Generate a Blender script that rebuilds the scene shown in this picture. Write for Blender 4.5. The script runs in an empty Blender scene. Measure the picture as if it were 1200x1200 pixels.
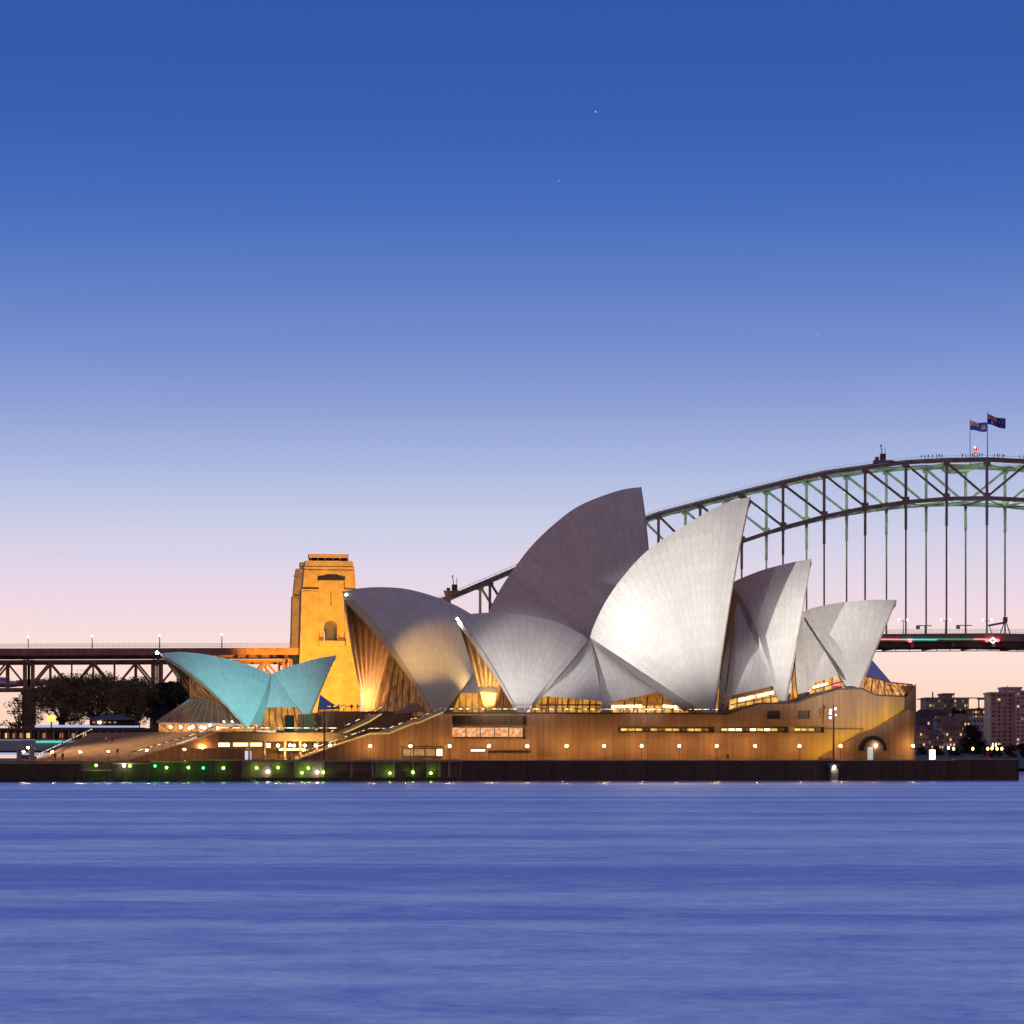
import bpy, bmesh, math, random
from mathutils import Vector, Matrix
from math import radians as R, sin, cos, tan, pi, sqrt
random.seed(7)
sc = bpy.context.scene
C = sc.collection
FPX, EYE, HY = 3340.0, 4.8, 887.5          # focal length and horizon row of the photograph (1200 px frame), eye height

# ------------------------------------------------------------------ camera
cam_d = bpy.data.cameras.new("camera"); cam = bpy.data.objects.new("camera", cam_d); C.objects.link(cam)
cam.location = (0, 0, EYE); cam.rotation_euler = (pi/2, 0, 0)
cam_d.sensor_width = 36; cam_d.lens = 36*FPX/1200; cam_d.shift_y = (HY-600)/1200
cam_d.clip_start = 0.5; cam_d.clip_end = 40000
sc.camera = cam
sc.view_settings.view_transform = 'Standard'; sc.view_settings.look = 'None'
sc.view_settings.exposure = 0.0; sc.view_settings.gamma = 1.0
try:
    sc.cycles.use_denoising = True
    sc.cycles.sample_clamp_indirect = 3.0
    sc.cycles.max_bounces = 5; sc.cycles.diffuse_bounces = 2; sc.cycles.glossy_bounces = 3
    sc.cycles.caustics_reflective = False; sc.cycles.caustics_refractive = False
    sc.cycles.use_light_tree = True
except Exception: pass

def lin(r, g, b):
    f = lambda c: (c/255/12.92) if c/255 <= .04045 else ((c/255+.055)/1.055)**2.4
    return (f(r), f(g), f(b), 1.0)

# ------------------------------------------------------------------ dusk sky
w = bpy.data.worlds.new("World"); sc.world = w; w.use_nodes = True
nt = w.node_tree; nt.nodes.clear(); N = nt.nodes.new; L = nt.links.new
tc = N('ShaderNodeTexCoord'); sep = N('ShaderNodeSeparateXYZ'); L(tc.outputs['Generated'], sep.inputs[0])
mr = N('ShaderNodeMapRange'); mr.inputs[1].default_value = 0.0; mr.inputs[2].default_value = 0.40
L(sep.outputs['Z'], mr.inputs[0])
ramp = N('ShaderNodeValToRGB'); L(mr.outputs[0], ramp.inputs[0]); ramp.color_ramp.interpolation = 'LINEAR'
stops = [(895,(255,210,184)),(830,(255,215,194)),(770,(255,225,215)),(715,(242,218,227)),(660,(222,213,232)),(600,(196,202,231)),
         (540,(168,183,223)),(480,(144,162,215)),(410,(119,143,206)),(330,(95,126,198)),(240,(72,109,188)),(150,(57,98,180)),
         (60,(50,91,170)),(-60,(47,88,167)),(-420,(112,140,205))]
cr = ramp.color_ramp
for i, (y, c) in enumerate(stops):
    z = max(0, (HY-y)/FPX); z = z/sqrt(1+z*z); p = min(1, z/0.40)
    e = cr.elements[i] if i < 2 else cr.elements.new(p)
    e.position = p; e.color = lin(*c)
# the side of the sky away from the sunset is dimmer
mx = N('ShaderNodeMapRange'); mx.interpolation_type = 'SMOOTHSTEP'
mx.inputs[1].default_value = 0.10; mx.inputs[2].default_value = 0.85; mx.inputs[3].default_value = 0.0; mx.inputs[4].default_value = 1.0
L(sep.outputs['Y'], mx.inputs[0])
tn = N('ShaderNodeMix'); tn.data_type = 'VECTOR'; L(mx.outputs[0], tn.inputs['Factor']); tn.inputs[4].default_value = (.86,.46,.33); tn.inputs[5].default_value = (1,1,1)
sm = N('ShaderNodeVectorMath'); sm.operation = 'MULTIPLY'; L(ramp.outputs[0], sm.inputs[0]); L(tn.outputs[1], sm.inputs[1])
cur = sm.outputs[0]
for (sx, sy, sr, st) in ((698,131,.00026,.6),(655.5,212,.00022,.22),(957,393,.00022,.2)):       # the first evening stars
    d = Vector(((sx-600)/FPX, 1, (HY-sy)/FPX)).normalized()
    v1 = N('ShaderNodeVectorMath'); v1.operation = 'DISTANCE'; v1.inputs[1].default_value = d; L(tc.outputs['Generated'], v1.inputs[0])
    m1 = N('ShaderNodeMath'); m1.operation = 'LESS_THAN'; m1.inputs[1].default_value = sr; L(v1.outputs['Value'], m1.inputs[0])
    m2 = N('ShaderNodeMath'); m2.operation = 'MULTIPLY'; m2.inputs[1].default_value = st; L(m1.outputs[0], m2.inputs[0])
    a1 = N('ShaderNodeVectorMath'); a1.operation = 'ADD'; L(cur, a1.inputs[0]); L(m2.outputs[0], a1.inputs[1]); cur = a1.outputs[0]
bg = N('ShaderNodeBackground'); L(cur, bg.inputs[0]); bg.inputs[1].default_value = 1.0
out = N('ShaderNodeOutputWorld'); L(bg.outputs[0], out.inputs[0])

# ------------------------------------------------------------------ geometry helpers
CAM = Vector((0, 0, EYE))
class Axis:
    """A vertical plane through (0,Y0) turned by th degrees; s runs along it, off towards the camera, z up."""
    def __init__(s, th, Y0, X0=0):
        t = R(th); s.a = Vector((cos(t), sin(t), 0)); s.n = Vector((sin(t), -cos(t), 0)); s.o = Vector((X0, Y0, 0))
    def P(s, S, off, z): return s.o + s.a*S + s.n*off + Vector((0,0,z))
    def px(s, x, y, off=0):
        d = Vector(((x-600)/FPX, 1, (HY-y)/FPX)); t = (s.o + s.n*off - CAM).dot(s.n)/d.dot(s.n)
        return CAM + d*t
    def S(s, x, off=0): return (s.px(x, HY, off)-s.o).dot(s.a)
    def Z(s, x, y, off=0): return s.px(x, y, off).z
    def off(s, p): return (p-s.o).dot(s.n)
    def mirror(s, p): return p - s.n*(2*s.off(p))
def pxY(x, y, Y): return Vector(((x-600)/FPX*Y, Y, EYE+(HY-y)/FPX*Y))

class MB:
    def __init__(s): s.v = []; s.f = []; s.m = []; s.uv = {}
    def add(s, vs, fs, m=0, uvs=None):
        b = len(s.v); s.v += [Vector(v) for v in vs]
        for f in fs: s.f.append(tuple(i+b for i in f)); s.m.append(m)
        if uvs:
            for i, u in enumerate(uvs): s.uv[b+i] = u
    def box(s, c, size, m=0, ax=None):
        x, y, z = [q/2 for q in size]; c = Vector(c)
        A, B_ = (ax.a, ax.n) if ax else (Vector((1,0,0)), Vector((0,-1,0)))
        vs = [c + A*(i*x) + B_*(j*y) + Vector((0,0,k*z)) for k in (-1,1) for j in (-1,1) for i in (-1,1)]
        s.add(vs, [(0,1,3,2),(4,6,7,5),(0,4,5,1),(2,3,7,6),(0,2,6,4),(1,5,7,3)], m)
    def bar(s, p, q, wd, ht=None, m=0):
        p, q = Vector(p), Vector(q); ht = ht or wd; d = (q-p)
        if d.length < 1e-6: return
        d.normalize(); u = d.cross(Vector((0,0,1)))
        if u.length < 1e-3: u = Vector((1,0,0))
        u.normalize(); v = u.cross(d)
        vs = [o + u*(i*wd/2) + v*(j*ht/2) for o in (p, q) for (i, j) in ((-1,-1),(1,-1),(1,1),(-1,1))]
        s.add(vs, [(3,2,1,0),(4,5,6,7),(0,1,5,4),(1,2,6,5),(2,3,7,6),(3,0,4,7)], m)
    def tube(s, pts, rs, n=8, m=0):
        rings = []
        for i, p in enumerate(pts):
            p = Vector(p); d = (Vector(pts[min(i+1,len(pts)-1)]) - Vector(pts[max(i-1,0)])).normalized()
            u = d.cross(Vector((0,1,0.01)));
            if u.length < 1e-3: u = Vector((1,0,0))
            u.normalize(); v = d.cross(u); r = rs[i] if isinstance(rs,(list,tuple)) else rs
            rings.append([p + (u*cos(2*pi*k/n)+v*sin(2*pi*k/n))*r for k in range(n)])
        vs = [q for r_ in rings for q in r_]; fs = []
        for i in range(len(rings)-1):
            for k in range(n): a = i*n+k; b = i*n+(k+1)%n; fs.append((a,b,b+n,a+n))
        fs.append(tuple(range(n-1,-1,-1))); fs.append(tuple(range((len(rings)-1)*n, len(rings)*n)))
        s.add(vs, fs, m)
    def lathe(s, c, prof, n=14, m=0):
        c = Vector(c); vs = []; fs = []
        for (r, z) in prof:
            for k in range(n): vs.append(c + Vector((r*cos(2*pi*k/n), r*sin(2*pi*k/n), z)))
        for i in range(len(prof)-1):
            for k in range(n): a = i*n+k; b = i*n+(k+1)%n; fs.append((a,b,b+n,a+n))
        s.add(vs, fs, m)
    def ball(s, c, r, m=0, n=12, h=8, sz=1.0):
        s.lathe(c, [(max(.001,r*sin(pi*i/h)), -r*sz*cos(pi*i/h)) for i in range(h+1)], n, m)
    def prism(s, ax, poly, o1, o2, m=0):
        """poly = [(s,z)] in the axis plane, extruded from off o1 (front) to o2 (back)."""
        n = len(poly); ar = sum(poly[i][0]*poly[(i+1)%n][1]-poly[(i+1)%n][0]*poly[i][1] for i in range(n))
        if ar < 0: poly = poly[::-1]
        A = [ax.P(a, o1, z) for a, z in poly]; B = [ax.P(a, o2, z) for a, z in poly]
        uv = [(a, z) for a, z in poly]
        s.add(A+B, [tuple(range(n)), tuple(range(2*n-1, n-1, -1))], m, uv+uv)
        per = 0
        for i in range(n):
            j = (i+1) % n; l = sqrt((poly[j][0]-poly[i][0])**2+(poly[j][1]-poly[i][1])**2)
            s.add([A[i], B[i], B[j], A[j]], [(0,1,2,3)], m, [(o1,poly[i][1]),(o2,poly[i][1]),(o2,poly[j][1]),(o1,poly[j][1])])
    def grid(s, g, m=0, uvs=None, flip=False):
        r, c = len(g), len(g[0]); vs = [p for row in g for p in row]; fs = []
        for i in range(r-1):
            for j in range(c-1):
                f = (i*c+j, i*c+j+1, (i+1)*c+j+1, (i+1)*c+j); fs.append(f[::-1] if flip else f)
        s.add(vs, fs, m, uvs and [u for row in uvs for u in row])
    def mesh(s, name, mats, o=Vector((0,0,0)), smooth=False):
        me = bpy.data.meshes.new(name); me.from_pydata([tuple(v-o) for v in s.v], [], s.f)
        for mt in (mats if isinstance(mats,(list,tuple)) else [mats]): me.materials.append(mt)
        me.polygons.foreach_set('material_index', s.m)
        if smooth: me.polygons.foreach_set('use_smooth', [True]*len(me.polygons))
        if s.uv:
            ul = me.uv_layers.new(name='UVMap')
            for l in me.loops: ul.data[l.index].uv = s.uv.get(l.vertex_index, (0,0))
        me.update(); return me

def wloc(o):
    v = Vector((0,0,0))
    while o: v += Vector(o.location); o = o.parent
    return v
def part(name, mb, mats, parent, label=None, smooth=False, stuff=False):
    o = bpy.data.objects.new(name, mb.mesh(name, mats, wloc(parent), smooth)); C.objects.link(o); o.parent = parent
    if label: o['label'] = label
    if stuff: o['kind'] = 'stuff'
    return o
def tag(o, label=None, cat=None, group=None, kind=None):
    for k, v in (('label',label),('category',cat),('group',group),('kind',kind)):
        if v: o[k] = v
    return o
def thing(name, label, cat, loc, group=None):
    o = bpy.data.objects.new(name, None); C.objects.link(o); o.location = loc; o.empty_display_size = .5
    return tag(o, label, cat, group)
def solo(name, mb, mats, label, cat, group=None, smooth=False, loc=None):
    loc = Vector(loc) if loc is not None else Vector((0,0,0))
    o = bpy.data.objects.new(name, mb.mesh(name, mats, loc, smooth)); C.objects.link(o); o.location = loc
    return tag(o, label, cat, group)
def struct(name, mb, mats, kind='structure', smooth=False):
    o = bpy.data.objects.new(name, mb.mesh(name, mats, smooth=smooth)); C.objects.link(o); return tag(o, kind=kind)
def copy_tree(o, parent=None):
    c = o.copy(); C.objects.link(c); c.parent = parent
    for ch in list(o.children): copy_tree(ch, c)
    return c
def lamp(kind, name, loc, power, col, aim=None, size=60, blend=.6, rad=.5):
    d = bpy.data.lights.new(name, kind); d.energy = power; d.color = col; d.shadow_soft_size = rad
    o = bpy.data.objects.new(name, d); C.objects.link(o); o.location = loc
    if kind == 'SPOT':
        d.spot_size = R(size); d.spot_blend = blend
        o.rotation_euler = (Vector(aim)-Vector(loc)).to_track_quat('-Z','Y').to_euler()
    return o

# ------------------------------------------------------------------ materials
def mat(name, col, rough=.7, metal=0.0, noise=None, bump=0, spec=.5):
    """principled with mottled colour: noise = (scale, amount)"""
    m = bpy.data.materials.new(name); m.use_nodes = True; t = m.node_tree; b = t.nodes['Principled BSDF']
    b.inputs['Roughness'].default_value = rough; b.inputs['Metallic'].default_value = metal; b.inputs['Specular IOR Level'].default_value = spec
    col = tuple(col)[:3]+(1,)
    b.inputs['Base Color'].default_value = col
    if noise:
        g = t.nodes.new('ShaderNodeNewGeometry'); n = t.nodes.new('ShaderNodeTexNoise'); n.inputs['Scale'].default_value = noise[0]; n.inputs['Detail'].default_value = 6
        r = t.nodes.new('ShaderNodeValToRGB'); a = noise[1]
        r.color_ramp.elements[0].position = .3; r.color_ramp.elements[1].position = .7
        r.color_ramp.elements[0].color = tuple(c*(1-a) for c in col[:3])+(1,); r.color_ramp.elements[1].color = tuple(min(1,c*(1+a)) for c in col[:3])+(1,)
        t.links.new(g.outputs['Position'], n.inputs['Vector']); t.links.new(n.outputs['Fac'], r.inputs[0]); t.links.new(r.outputs[0], b.inputs['Base Color'])
        if bump:
            bp = t.nodes.new('ShaderNodeBump'); bp.inputs['Strength'].default_value = bump; t.links.new(n.outputs['Fac'], bp.inputs['Height']); t.links.new(bp.outputs[0], b.inputs['Normal'])
    return m
def emit(name, col, st):
    m = bpy.data.materials.new(name); m.use_nodes = True; b = m.node_tree.nodes['Principled BSDF']
    b.inputs['Base Color'].default_value = (.3,.3,.3,1); b.inputs['Emission Color'].default_value = tuple(col)[:3]+(1,); b.inputs['Emission Strength'].default_value = st
    return m
def math_n(t, op, a, b=None, c=None):
    n = t.nodes.new('ShaderNodeMath'); n.operation = op
    for i, v in enumerate((a, b, c)):
        if v is None: continue
        if isinstance(v, (int, float)): n.inputs[i].default_value = v
        else: t.links.new(v, n.inputs[i])
    return n.outputs[0]
def tile_mat(name, col, line):
    """ceramic tile lids: rib joints and chevrons follow the fan of the ribs (uv: u = rib number, v = metres up the rib)"""
    m = bpy.data.materials.new(name); m.use_nodes = True; t = m.node_tree; b = t.nodes['Principled BSDF']
    b.inputs['Roughness'].default_value = .42; b.inputs['Specular IOR Level'].default_value = .35
    uv = t.nodes.new('ShaderNodeUVMap'); sp = t.nodes.new('ShaderNodeSeparateXYZ'); t.links.new(uv.outputs[0], sp.inputs[0])
    fu = math_n(t, 'FRACT', sp.outputs[0]); c = math_n(t, 'ABSOLUTE', math_n(t, 'SUBTRACT', fu, .5))
    ribl = math_n(t, 'GREATER_THAN', c, .465)
    ch = math_n(t, 'FRACT', math_n(t, 'ADD', math_n(t, 'DIVIDE', sp.outputs[1], 2.6), math_n(t, 'MULTIPLY', c, 1.1)))
    chl = math_n(t, 'LESS_THAN', ch, .07)
    ln = math_n(t, 'MAXIMUM', ribl, chl)
    g = t.nodes.new('ShaderNodeNewGeometry'); n = t.nodes.new('ShaderNodeTexNoise'); n.inputs['Scale'].default_value = .35; n.inputs['Detail'].default_value = 8; n.inputs['Roughness'].default_value = .6
    t.links.new(g.outputs['Position'], n.inputs['Vector'])
    # each lid a slightly different glaze
    wn = t.nodes.new('ShaderNodeTexWhiteNoise'); wn.noise_dimensions = '2D'; cb = t.nodes.new('ShaderNodeCombineXYZ')
    t.links.new(math_n(t,'FLOOR',sp.outputs[0]), cb.inputs[0]); t.links.new(math_n(t,'FLOOR',math_n(t,'ADD',math_n(t,'DIVIDE',sp.outputs[1],2.6),math_n(t,'MULTIPLY',c,1.1))), cb.inputs[1])
    t.links.new(cb.outputs[0], wn.inputs['Vector'])
    k = math_n(t, 'ADD', math_n(t,'MULTIPLY', n.outputs['Fac'], .14), math_n(t,'MULTIPLY', wn.outputs['Value'], .09))
    k = math_n(t, 'ADD', k, .83)
    mxn = t.nodes.new('ShaderNodeMix'); mxn.data_type = 'RGBA'; t.links.new(ln, mxn.inputs['Factor']); mxn.inputs['A'].default_value = tuple(col)+(1,); mxn.inputs['B'].default_value = tuple(line)+(1,)
    sc_ = t.nodes.new('ShaderNodeVectorMath'); sc_.operation = 'SCALE'; t.links.new(mxn.outputs['Result'], sc_.inputs[0]); t.links.new(k, sc_.inputs['Scale'])
    t.links.new(sc_.outputs[0], b.inputs['Base Color'])
    return m
M_TILE = tile_mat('glazed_tile', (.70,.675,.62), (.56,.53,.48))
M_TEAL = tile_mat('teal_lit_tile', (.56,.70,.68), (.40,.50,.49))  # white tile with some of the turquoise light tinted into its colour
M_RIM = mat('rim_concrete', (.42,.36,.31), .7, noise=(.5,.15))
M_RIB = mat('rib_concrete', (.36,.24,.16), .75, noise=(.7,.12))
M_STEEL = mat('bridge_steel', (.27,.245,.225), .6, 0, noise=(.3,.3))
M_STEEL2 = mat('rail_steel', (.14,.08,.075), .6)
M_DARK = mat('dark_metal', (.025,.022,.02), .5)
M_BRONZE = mat('bronze_frame', (.10,.05,.02), .5)
M_VOID = mat('dark_void', (.02,.016,.014), .9)  # shade of openings and grooves put into the colour; also plain dark parts

def panel_mat(name, col, period, dark=.45, blotch=.25, vert=True, rough=.75):
    """precast panels: narrow joints every period metres along u, each panel its own tone, weather streaks running down"""
    m = bpy.data.materials.new(name); m.use_nodes = True; t = m.node_tree; b = t.nodes['Principled BSDF']; b.inputs['Roughness'].default_value = rough
    uv = t.nodes.new('ShaderNodeUVMap'); sp = t.nodes.new('ShaderNodeSeparateXYZ'); t.links.new(uv.outputs[0], sp.inputs[0])
    q = math_n(t, 'DIVIDE', sp.outputs[0], period)
    j = math_n(t, 'LESS_THAN', math_n(t, 'FRACT', q), .10)
    wn = t.nodes.new('ShaderNodeTexWhiteNoise'); wn.noise_dimensions = '1D'; t.links.new(math_n(t,'FLOOR',q), wn.inputs['W'])
    ns = t.nodes.new('ShaderNodeTexNoise'); ns.inputs['Scale'].default_value = 1; ns.inputs['Detail'].default_value = 7
    mp = t.nodes.new('ShaderNodeMapping'); mp.inputs['Scale'].default_value = (1.1,.12,1); t.links.new(uv.outputs[0], mp.inputs[0]); t.links.new(mp.outputs[0], ns.inputs['Vector'])
    k = math_n(t,'ADD', math_n(t,'MULTIPLY', wn.outputs['Value'], .22), math_n(t,'MULTIPLY', ns.outputs['Fac'], blotch*2))
    k = math_n(t,'ADD', k, 1-.11-blotch)
    k = math_n(t,'MULTIPLY', k, math_n(t,'SUBTRACT', 1, math_n(t,'MULTIPLY', j, dark)))
    s = t.nodes.new('ShaderNodeVectorMath'); s.operation = 'SCALE'; s.inputs[0].default_value = col; t.links.new(k, s.inputs['Scale']); t.links.new(s.outputs[0], b.inputs['Base Color'])
    return m
M_PODIUM = panel_mat('pink_granite_panel', (.27,.155,.078), 1.25, .32, .38)
M_SEAWALL = panel_mat('sandstone_seawall', (.095,.068,.05), 5.0, .3, .45)
M_MOSS = panel_mat('mossy_seawall', (.09,.075,.035), 3.0, .3, .6)
M_PAVE = mat('promenade_paving', (.24,.17,.12), .8, noise=(.4,.25))
M_STEP = mat('granite_steps', (.40,.29,.22), .8, noise=(.5,.2))
M_COPE = mat('pale_coping', (.45,.36,.28), .7, noise=(.6,.15))

def brick_mat(name, c1, c2, mortar, sx=1.0):
    m = bpy.data.materials.new(name); m.use_nodes = True; t = m.node_tree; b = t.nodes['Principled BSDF']; b.inputs['Roughness'].default_value = .85
    uv = t.nodes.new('ShaderNodeUVMap'); br = t.nodes.new('ShaderNodeTexBrick'); br.inputs['Scale'].default_value = sx
    br.inputs['Color1'].default_value = c1+(1,); br.inputs['Color2'].default_value = c2+(1,); br.inputs['Mortar'].default_value = mortar+(1,)
    br.inputs['Brick Width'].default_value = 1.9; br.inputs['Row Height'].default_value = .85; br.inputs['Mortar Size'].default_value = .09
    n = t.nodes.new('ShaderNodeTexNoise'); n.inputs['Scale'].default_value = .25; n.inputs['Detail'].default_value = 6
    t.links.new(uv.outputs[0], br.inputs['Vector']); t.links.new(uv.outputs[0], n.inputs['Vector'])
    s = t.nodes.new('ShaderNodeVectorMath'); s.operation = 'SCALE'; t.links.new(br.outputs['Color'], s.inputs[0]); t.links.new(math_n(t,'ADD',n.outputs['Fac'],.5), s.inputs['Scale'])
    t.links.new(s.outputs[0], b.inputs['Base Color']); return m
M_GRANITE = brick_mat('pylon_granite', (.50,.42,.29), (.45,.38,.26), (.33,.28,.2))

def window_mat(name, c1, c2, st, sc_=.35, mull=0.0, stretch=(1,1)):
    """a lit interior behind glass: uneven warm light in the rooms, optional mullions every mull metres"""
    m = bpy.data.materials.new(name); m.use_nodes = True; t = m.node_tree; b = t.nodes['Principled BSDF']
    b.inputs['Base Color'].default_value = (.05,.03,.02,1); b.inputs['Roughness'].default_value = .6; b.inputs['Specular IOR Level'].default_value = .2
    uv = t.nodes.new('ShaderNodeUVMap'); mp = t.nodes.new('ShaderNodeMapping'); mp.inputs['Scale'].default_value = (stretch[0],stretch[1],1); t.links.new(uv.outputs[0], mp.inputs[0])
    n = t.nodes.new('ShaderNodeTexNoise'); n.inputs['Scale'].default_value = sc_; n.inputs['Detail'].default_value = 5; n.inputs['Roughness'].default_value = .65; t.links.new(mp.outputs[0], n.inputs['Vector'])
    r = t.nodes.new('ShaderNodeValToRGB'); r.color_ramp.elements[0].position = .36; r.color_ramp.elements[1].position = .66
    r.color_ramp.elements[0].color = c1+(1,); r.color_ramp.elements[1].color = c2+(1,); t.links.new(n.outputs['Fac'], r.inputs[0])
    src = r.outputs[0]
    if mull:
        sp = t.nodes.new('ShaderNodeSeparateXYZ'); t.links.new(uv.outputs[0], sp.inputs[0])
        j = math_n(t, 'GREATER_THAN', math_n(t,'FRACT', math_n(t,'DIVIDE', sp.outputs[0], mull)), .22)
        s = t.nodes.new('ShaderNodeVectorMath'); s.operation = 'SCALE'; t.links.new(src, s.inputs[0]); t.links.new(math_n(t,'ADD',math_n(t,'MULTIPLY',j,.75),.25), s.inputs['Scale']); src = s.outputs[0]
    t.links.new(src, b.inputs['Emission Color']); b.inputs['Emission Strength'].default_value = st
    return m
G_WARM = window_mat('lit_foyer_glass', (.28,.07,.008), (1.0,.46,.07), .95, .30, 1.5)
G_DIM = window_mat('dim_foyer_glass', (.05,.018,.006), (.42,.17,.04), .8, .4, 1.3)
G_HOT = window_mat('bright_foyer_glass', (.42,.14,.018), (1.0,.62,.17), 1.25, .5, 1.9)
G_TIMB = window_mat('glowing_timber_ceiling', (.16,.05,.008), (.50,.19,.03), .9, .8)  # emission paints in the lamplight on the timber soffit
E_CEIL = emit('ceiling_lights', (1.0,.80,.42), 5)
G_ROSE = window_mat('rehearsal_room_glass', (.50,.12,.03), (1.0,.60,.30), 1.15, 1.3)
G_YEL = window_mat('corridor_glass', (.5,.25,.02), (1.0,.80,.25), 1.25, .5)
G_WHITE = emit('bright_white_glass', (1,.93,.62), 1.6)
G_GREY = mat('grey_blind_glass', (.42,.44,.40), .4, noise=(1.2,.3))
G_PURP = mat('dusk_glass', (.12,.10,.28), .25, .2)
E_LAMP = emit('warm_lamp_globe', (1.0,.56,.17), 330)
E_LAMPW = emit('white_lamp_globe', (1.0,.80,.5), 30)
def dotted(name, col, st, sc_=1.1, th=.47):
    m = emit(name, col, st); t = m.node_tree; b = t.nodes['Principled BSDF']; g = t.nodes.new('ShaderNodeNewGeometry'); n = t.nodes.new('ShaderNodeTexNoise')
    n.inputs['Scale'].default_value = sc_; n.inputs['Detail'].default_value = 2; t.links.new(g.outputs['Position'], n.inputs['Vector'])
    r_ = t.nodes.new('ShaderNodeMapRange'); r_.inputs[1].default_value = th-.03; r_.inputs[2].default_value = th+.10; r_.inputs[4].default_value = st; t.links.new(n.outputs['Fac'], r_.inputs[0]); t.links.new(r_.outputs[0], b.inputs['Emission Strength'])
    b.inputs['Base Color'].default_value = (.1,.09,.06,1); return m
E_RAIL = dotted('handrail_light', (1.0,.92,.50), 2.0, 1.3, .50)
E_RAILY = emit('yellow_handrail_light', (1.0,.78,.16), 2.6)
E_GREEN = emit('green_lamp', (.36,1.0,.05), 26)
E_GREENB = emit('blue_green_lamp', (.02,1.0,.15), 16)
E_WHITE = emit('white_lamp', (1.0,.97,.85), 24)
E_TIP = emit('cool_tip_lamp', (.72,1.0,.95), 30)
E_RED = emit('red_lamp', (1.0,.03,.04), 14)
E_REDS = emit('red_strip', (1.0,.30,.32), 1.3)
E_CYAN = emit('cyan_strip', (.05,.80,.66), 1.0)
E_BLUE = emit('blue_white_strip', (.42,.58,.95), .8)
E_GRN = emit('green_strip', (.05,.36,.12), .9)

# ------------------------------------------------------------------ setting: water and ground
AT = Axis(11, 622)           # axis of the nearer hall; the podium wall and the promenade run parallel to it
AC = Axis(22, 655)           # axis of the farther hall
PW, SW = 21.6, 41.5          # distance of podium wall and seawall from that axis
mb = MB(); mb.add([(-9000,-300,0),(9000,-300,0),(9000,14000,0),(-9000,14000,0)], [(0,1,2,3)])
m = bpy.data.materials.new('harbour_water'); m.use_nodes = True; t = m.node_tree; t.nodes.clear()
geo = t.nodes.new('ShaderNodeNewGeometry')
def wnoise(sx, sy, det, rough=.55, dist=0.0):
    mp = t.nodes.new('ShaderNodeMapping'); mp.inputs['Scale'].default_value = (sx, sy, 1); t.links.new(geo.outputs['Position'], mp.inputs[0])
    n = t.nodes.new('ShaderNodeTexNoise'); n.inputs['Scale'].default_value = 1; n.inputs['Detail'].default_value = det; n.inputs['Roughness'].default_value = rough; n.inputs['Distortion'].default_value = dist
    t.links.new(mp.outputs[0], n.inputs['Vector']); return n.outputs['Fac']
nb = wnoise(.006, .048, 5, .58, .3); ns = wnoise(.20, .30, 7, .68, .6); nf = wnoise(1.7, 1.5, 6, .68, .4)
k = math_n(t,'ADD', math_n(t,'MULTIPLY', nb, .46), math_n(t,'ADD', math_n(t,'MULTIPLY', ns, .32), math_n(t,'MULTIPLY', nf, .22)))
rp = t.nodes.new('ShaderNodeValToRGB'); rp.color_ramp.elements[0].position = .435; rp.color_ramp.elements[1].position = .575
rp.color_ramp.elements[0].color = (.38,.48,.80,1); rp.color_ramp.elements[1].color = (1,1,1,1); t.links.new(k, rp.inputs[0])  # bands of reflected light put into the gloss colour as noise
rr = t.nodes.new('ShaderNodeMapRange'); rr.inputs[1].default_value = .35; rr.inputs[2].default_value = .65; rr.inputs[3].default_value = .46; rr.inputs[4].default_value = .36; t.links.new(k, rr.inputs[0])
dn = t.nodes.new('ShaderNodeVectorMath'); dn.operation = 'DOT_PRODUCT'; t.links.new(geo.outputs['Position'], dn.inputs[0]); dn.inputs[1].default_value = tuple(AT.n)
lee = t.nodes.new('ShaderNodeMapRange'); lee.interpolation_type = 'SMOOTHSTEP'; t.links.new(dn.outputs['Value'], lee.inputs[0]); o_w = AT.o.dot(AT.n)+SW      # calmer strip in the lee of the wall
lee.inputs[1].default_value = o_w+12; lee.inputs[2].default_value = o_w+95; lee.inputs[3].default_value = .30; lee.inputs[4].default_value = 1.0
rgh = math_n(t,'MULTIPLY', rr.outputs[0], lee.outputs[0])
hb = math_n(t,'ADD', math_n(t,'MULTIPLY', ns, 1.0), math_n(t,'MULTIPLY', nf, .25))
bp = t.nodes.new('ShaderNodeBump'); bp.inputs['Strength'].default_value = .35; bp.inputs['Distance'].default_value = .5; t.links.new(hb, bp.inputs['Height'])
gl = t.nodes.new('ShaderNodeBsdfGlossy'); t.links.new(rp.outputs[0], gl.inputs['Color']); t.links.new(rgh, gl.inputs['Roughness']); t.links.new(bp.outputs[0], gl.inputs['Normal'])
df = t.nodes.new('ShaderNodeBsdfDiffuse'); df.inputs['Color'].default_value = (.62,.68,.98,1)
mxs = t.nodes.new('ShaderNodeMixShader'); mxs.inputs[0].default_value = .77; t.links.new(df.outputs[0], mxs.inputs[1]); t.links.new(gl.outputs[0], mxs.inputs[2])
o_ = t.nodes.new('ShaderNodeOutputMaterial'); t.links.new(mxs.outputs[0], o_.inputs['Surface'])
M_WATER = m
struct('water', mb, M_WATER)

GZ = 4.05
mb = MB()      # promenade slab behind the seawall, running back to the far quay on the left
a0, a1 = AT.S(-30, SW), AT.S(1194, SW)
mb.prism(AT, [(a0, 0.2), (a1-.6, 0.2), (a1-.6, GZ), (a0, GZ)], SW-1.3, -120)
struct('promenade', mb, M_PAVE)
mb = MB(); mb.prism(AT, [(a0-180, .2), (AT.S(330,0), .2), (AT.S(330,0), GZ-.05), (a0-180, GZ-.05)], -120.1, -520); struct('quay_ground', mb, M_PAVE)

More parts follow.
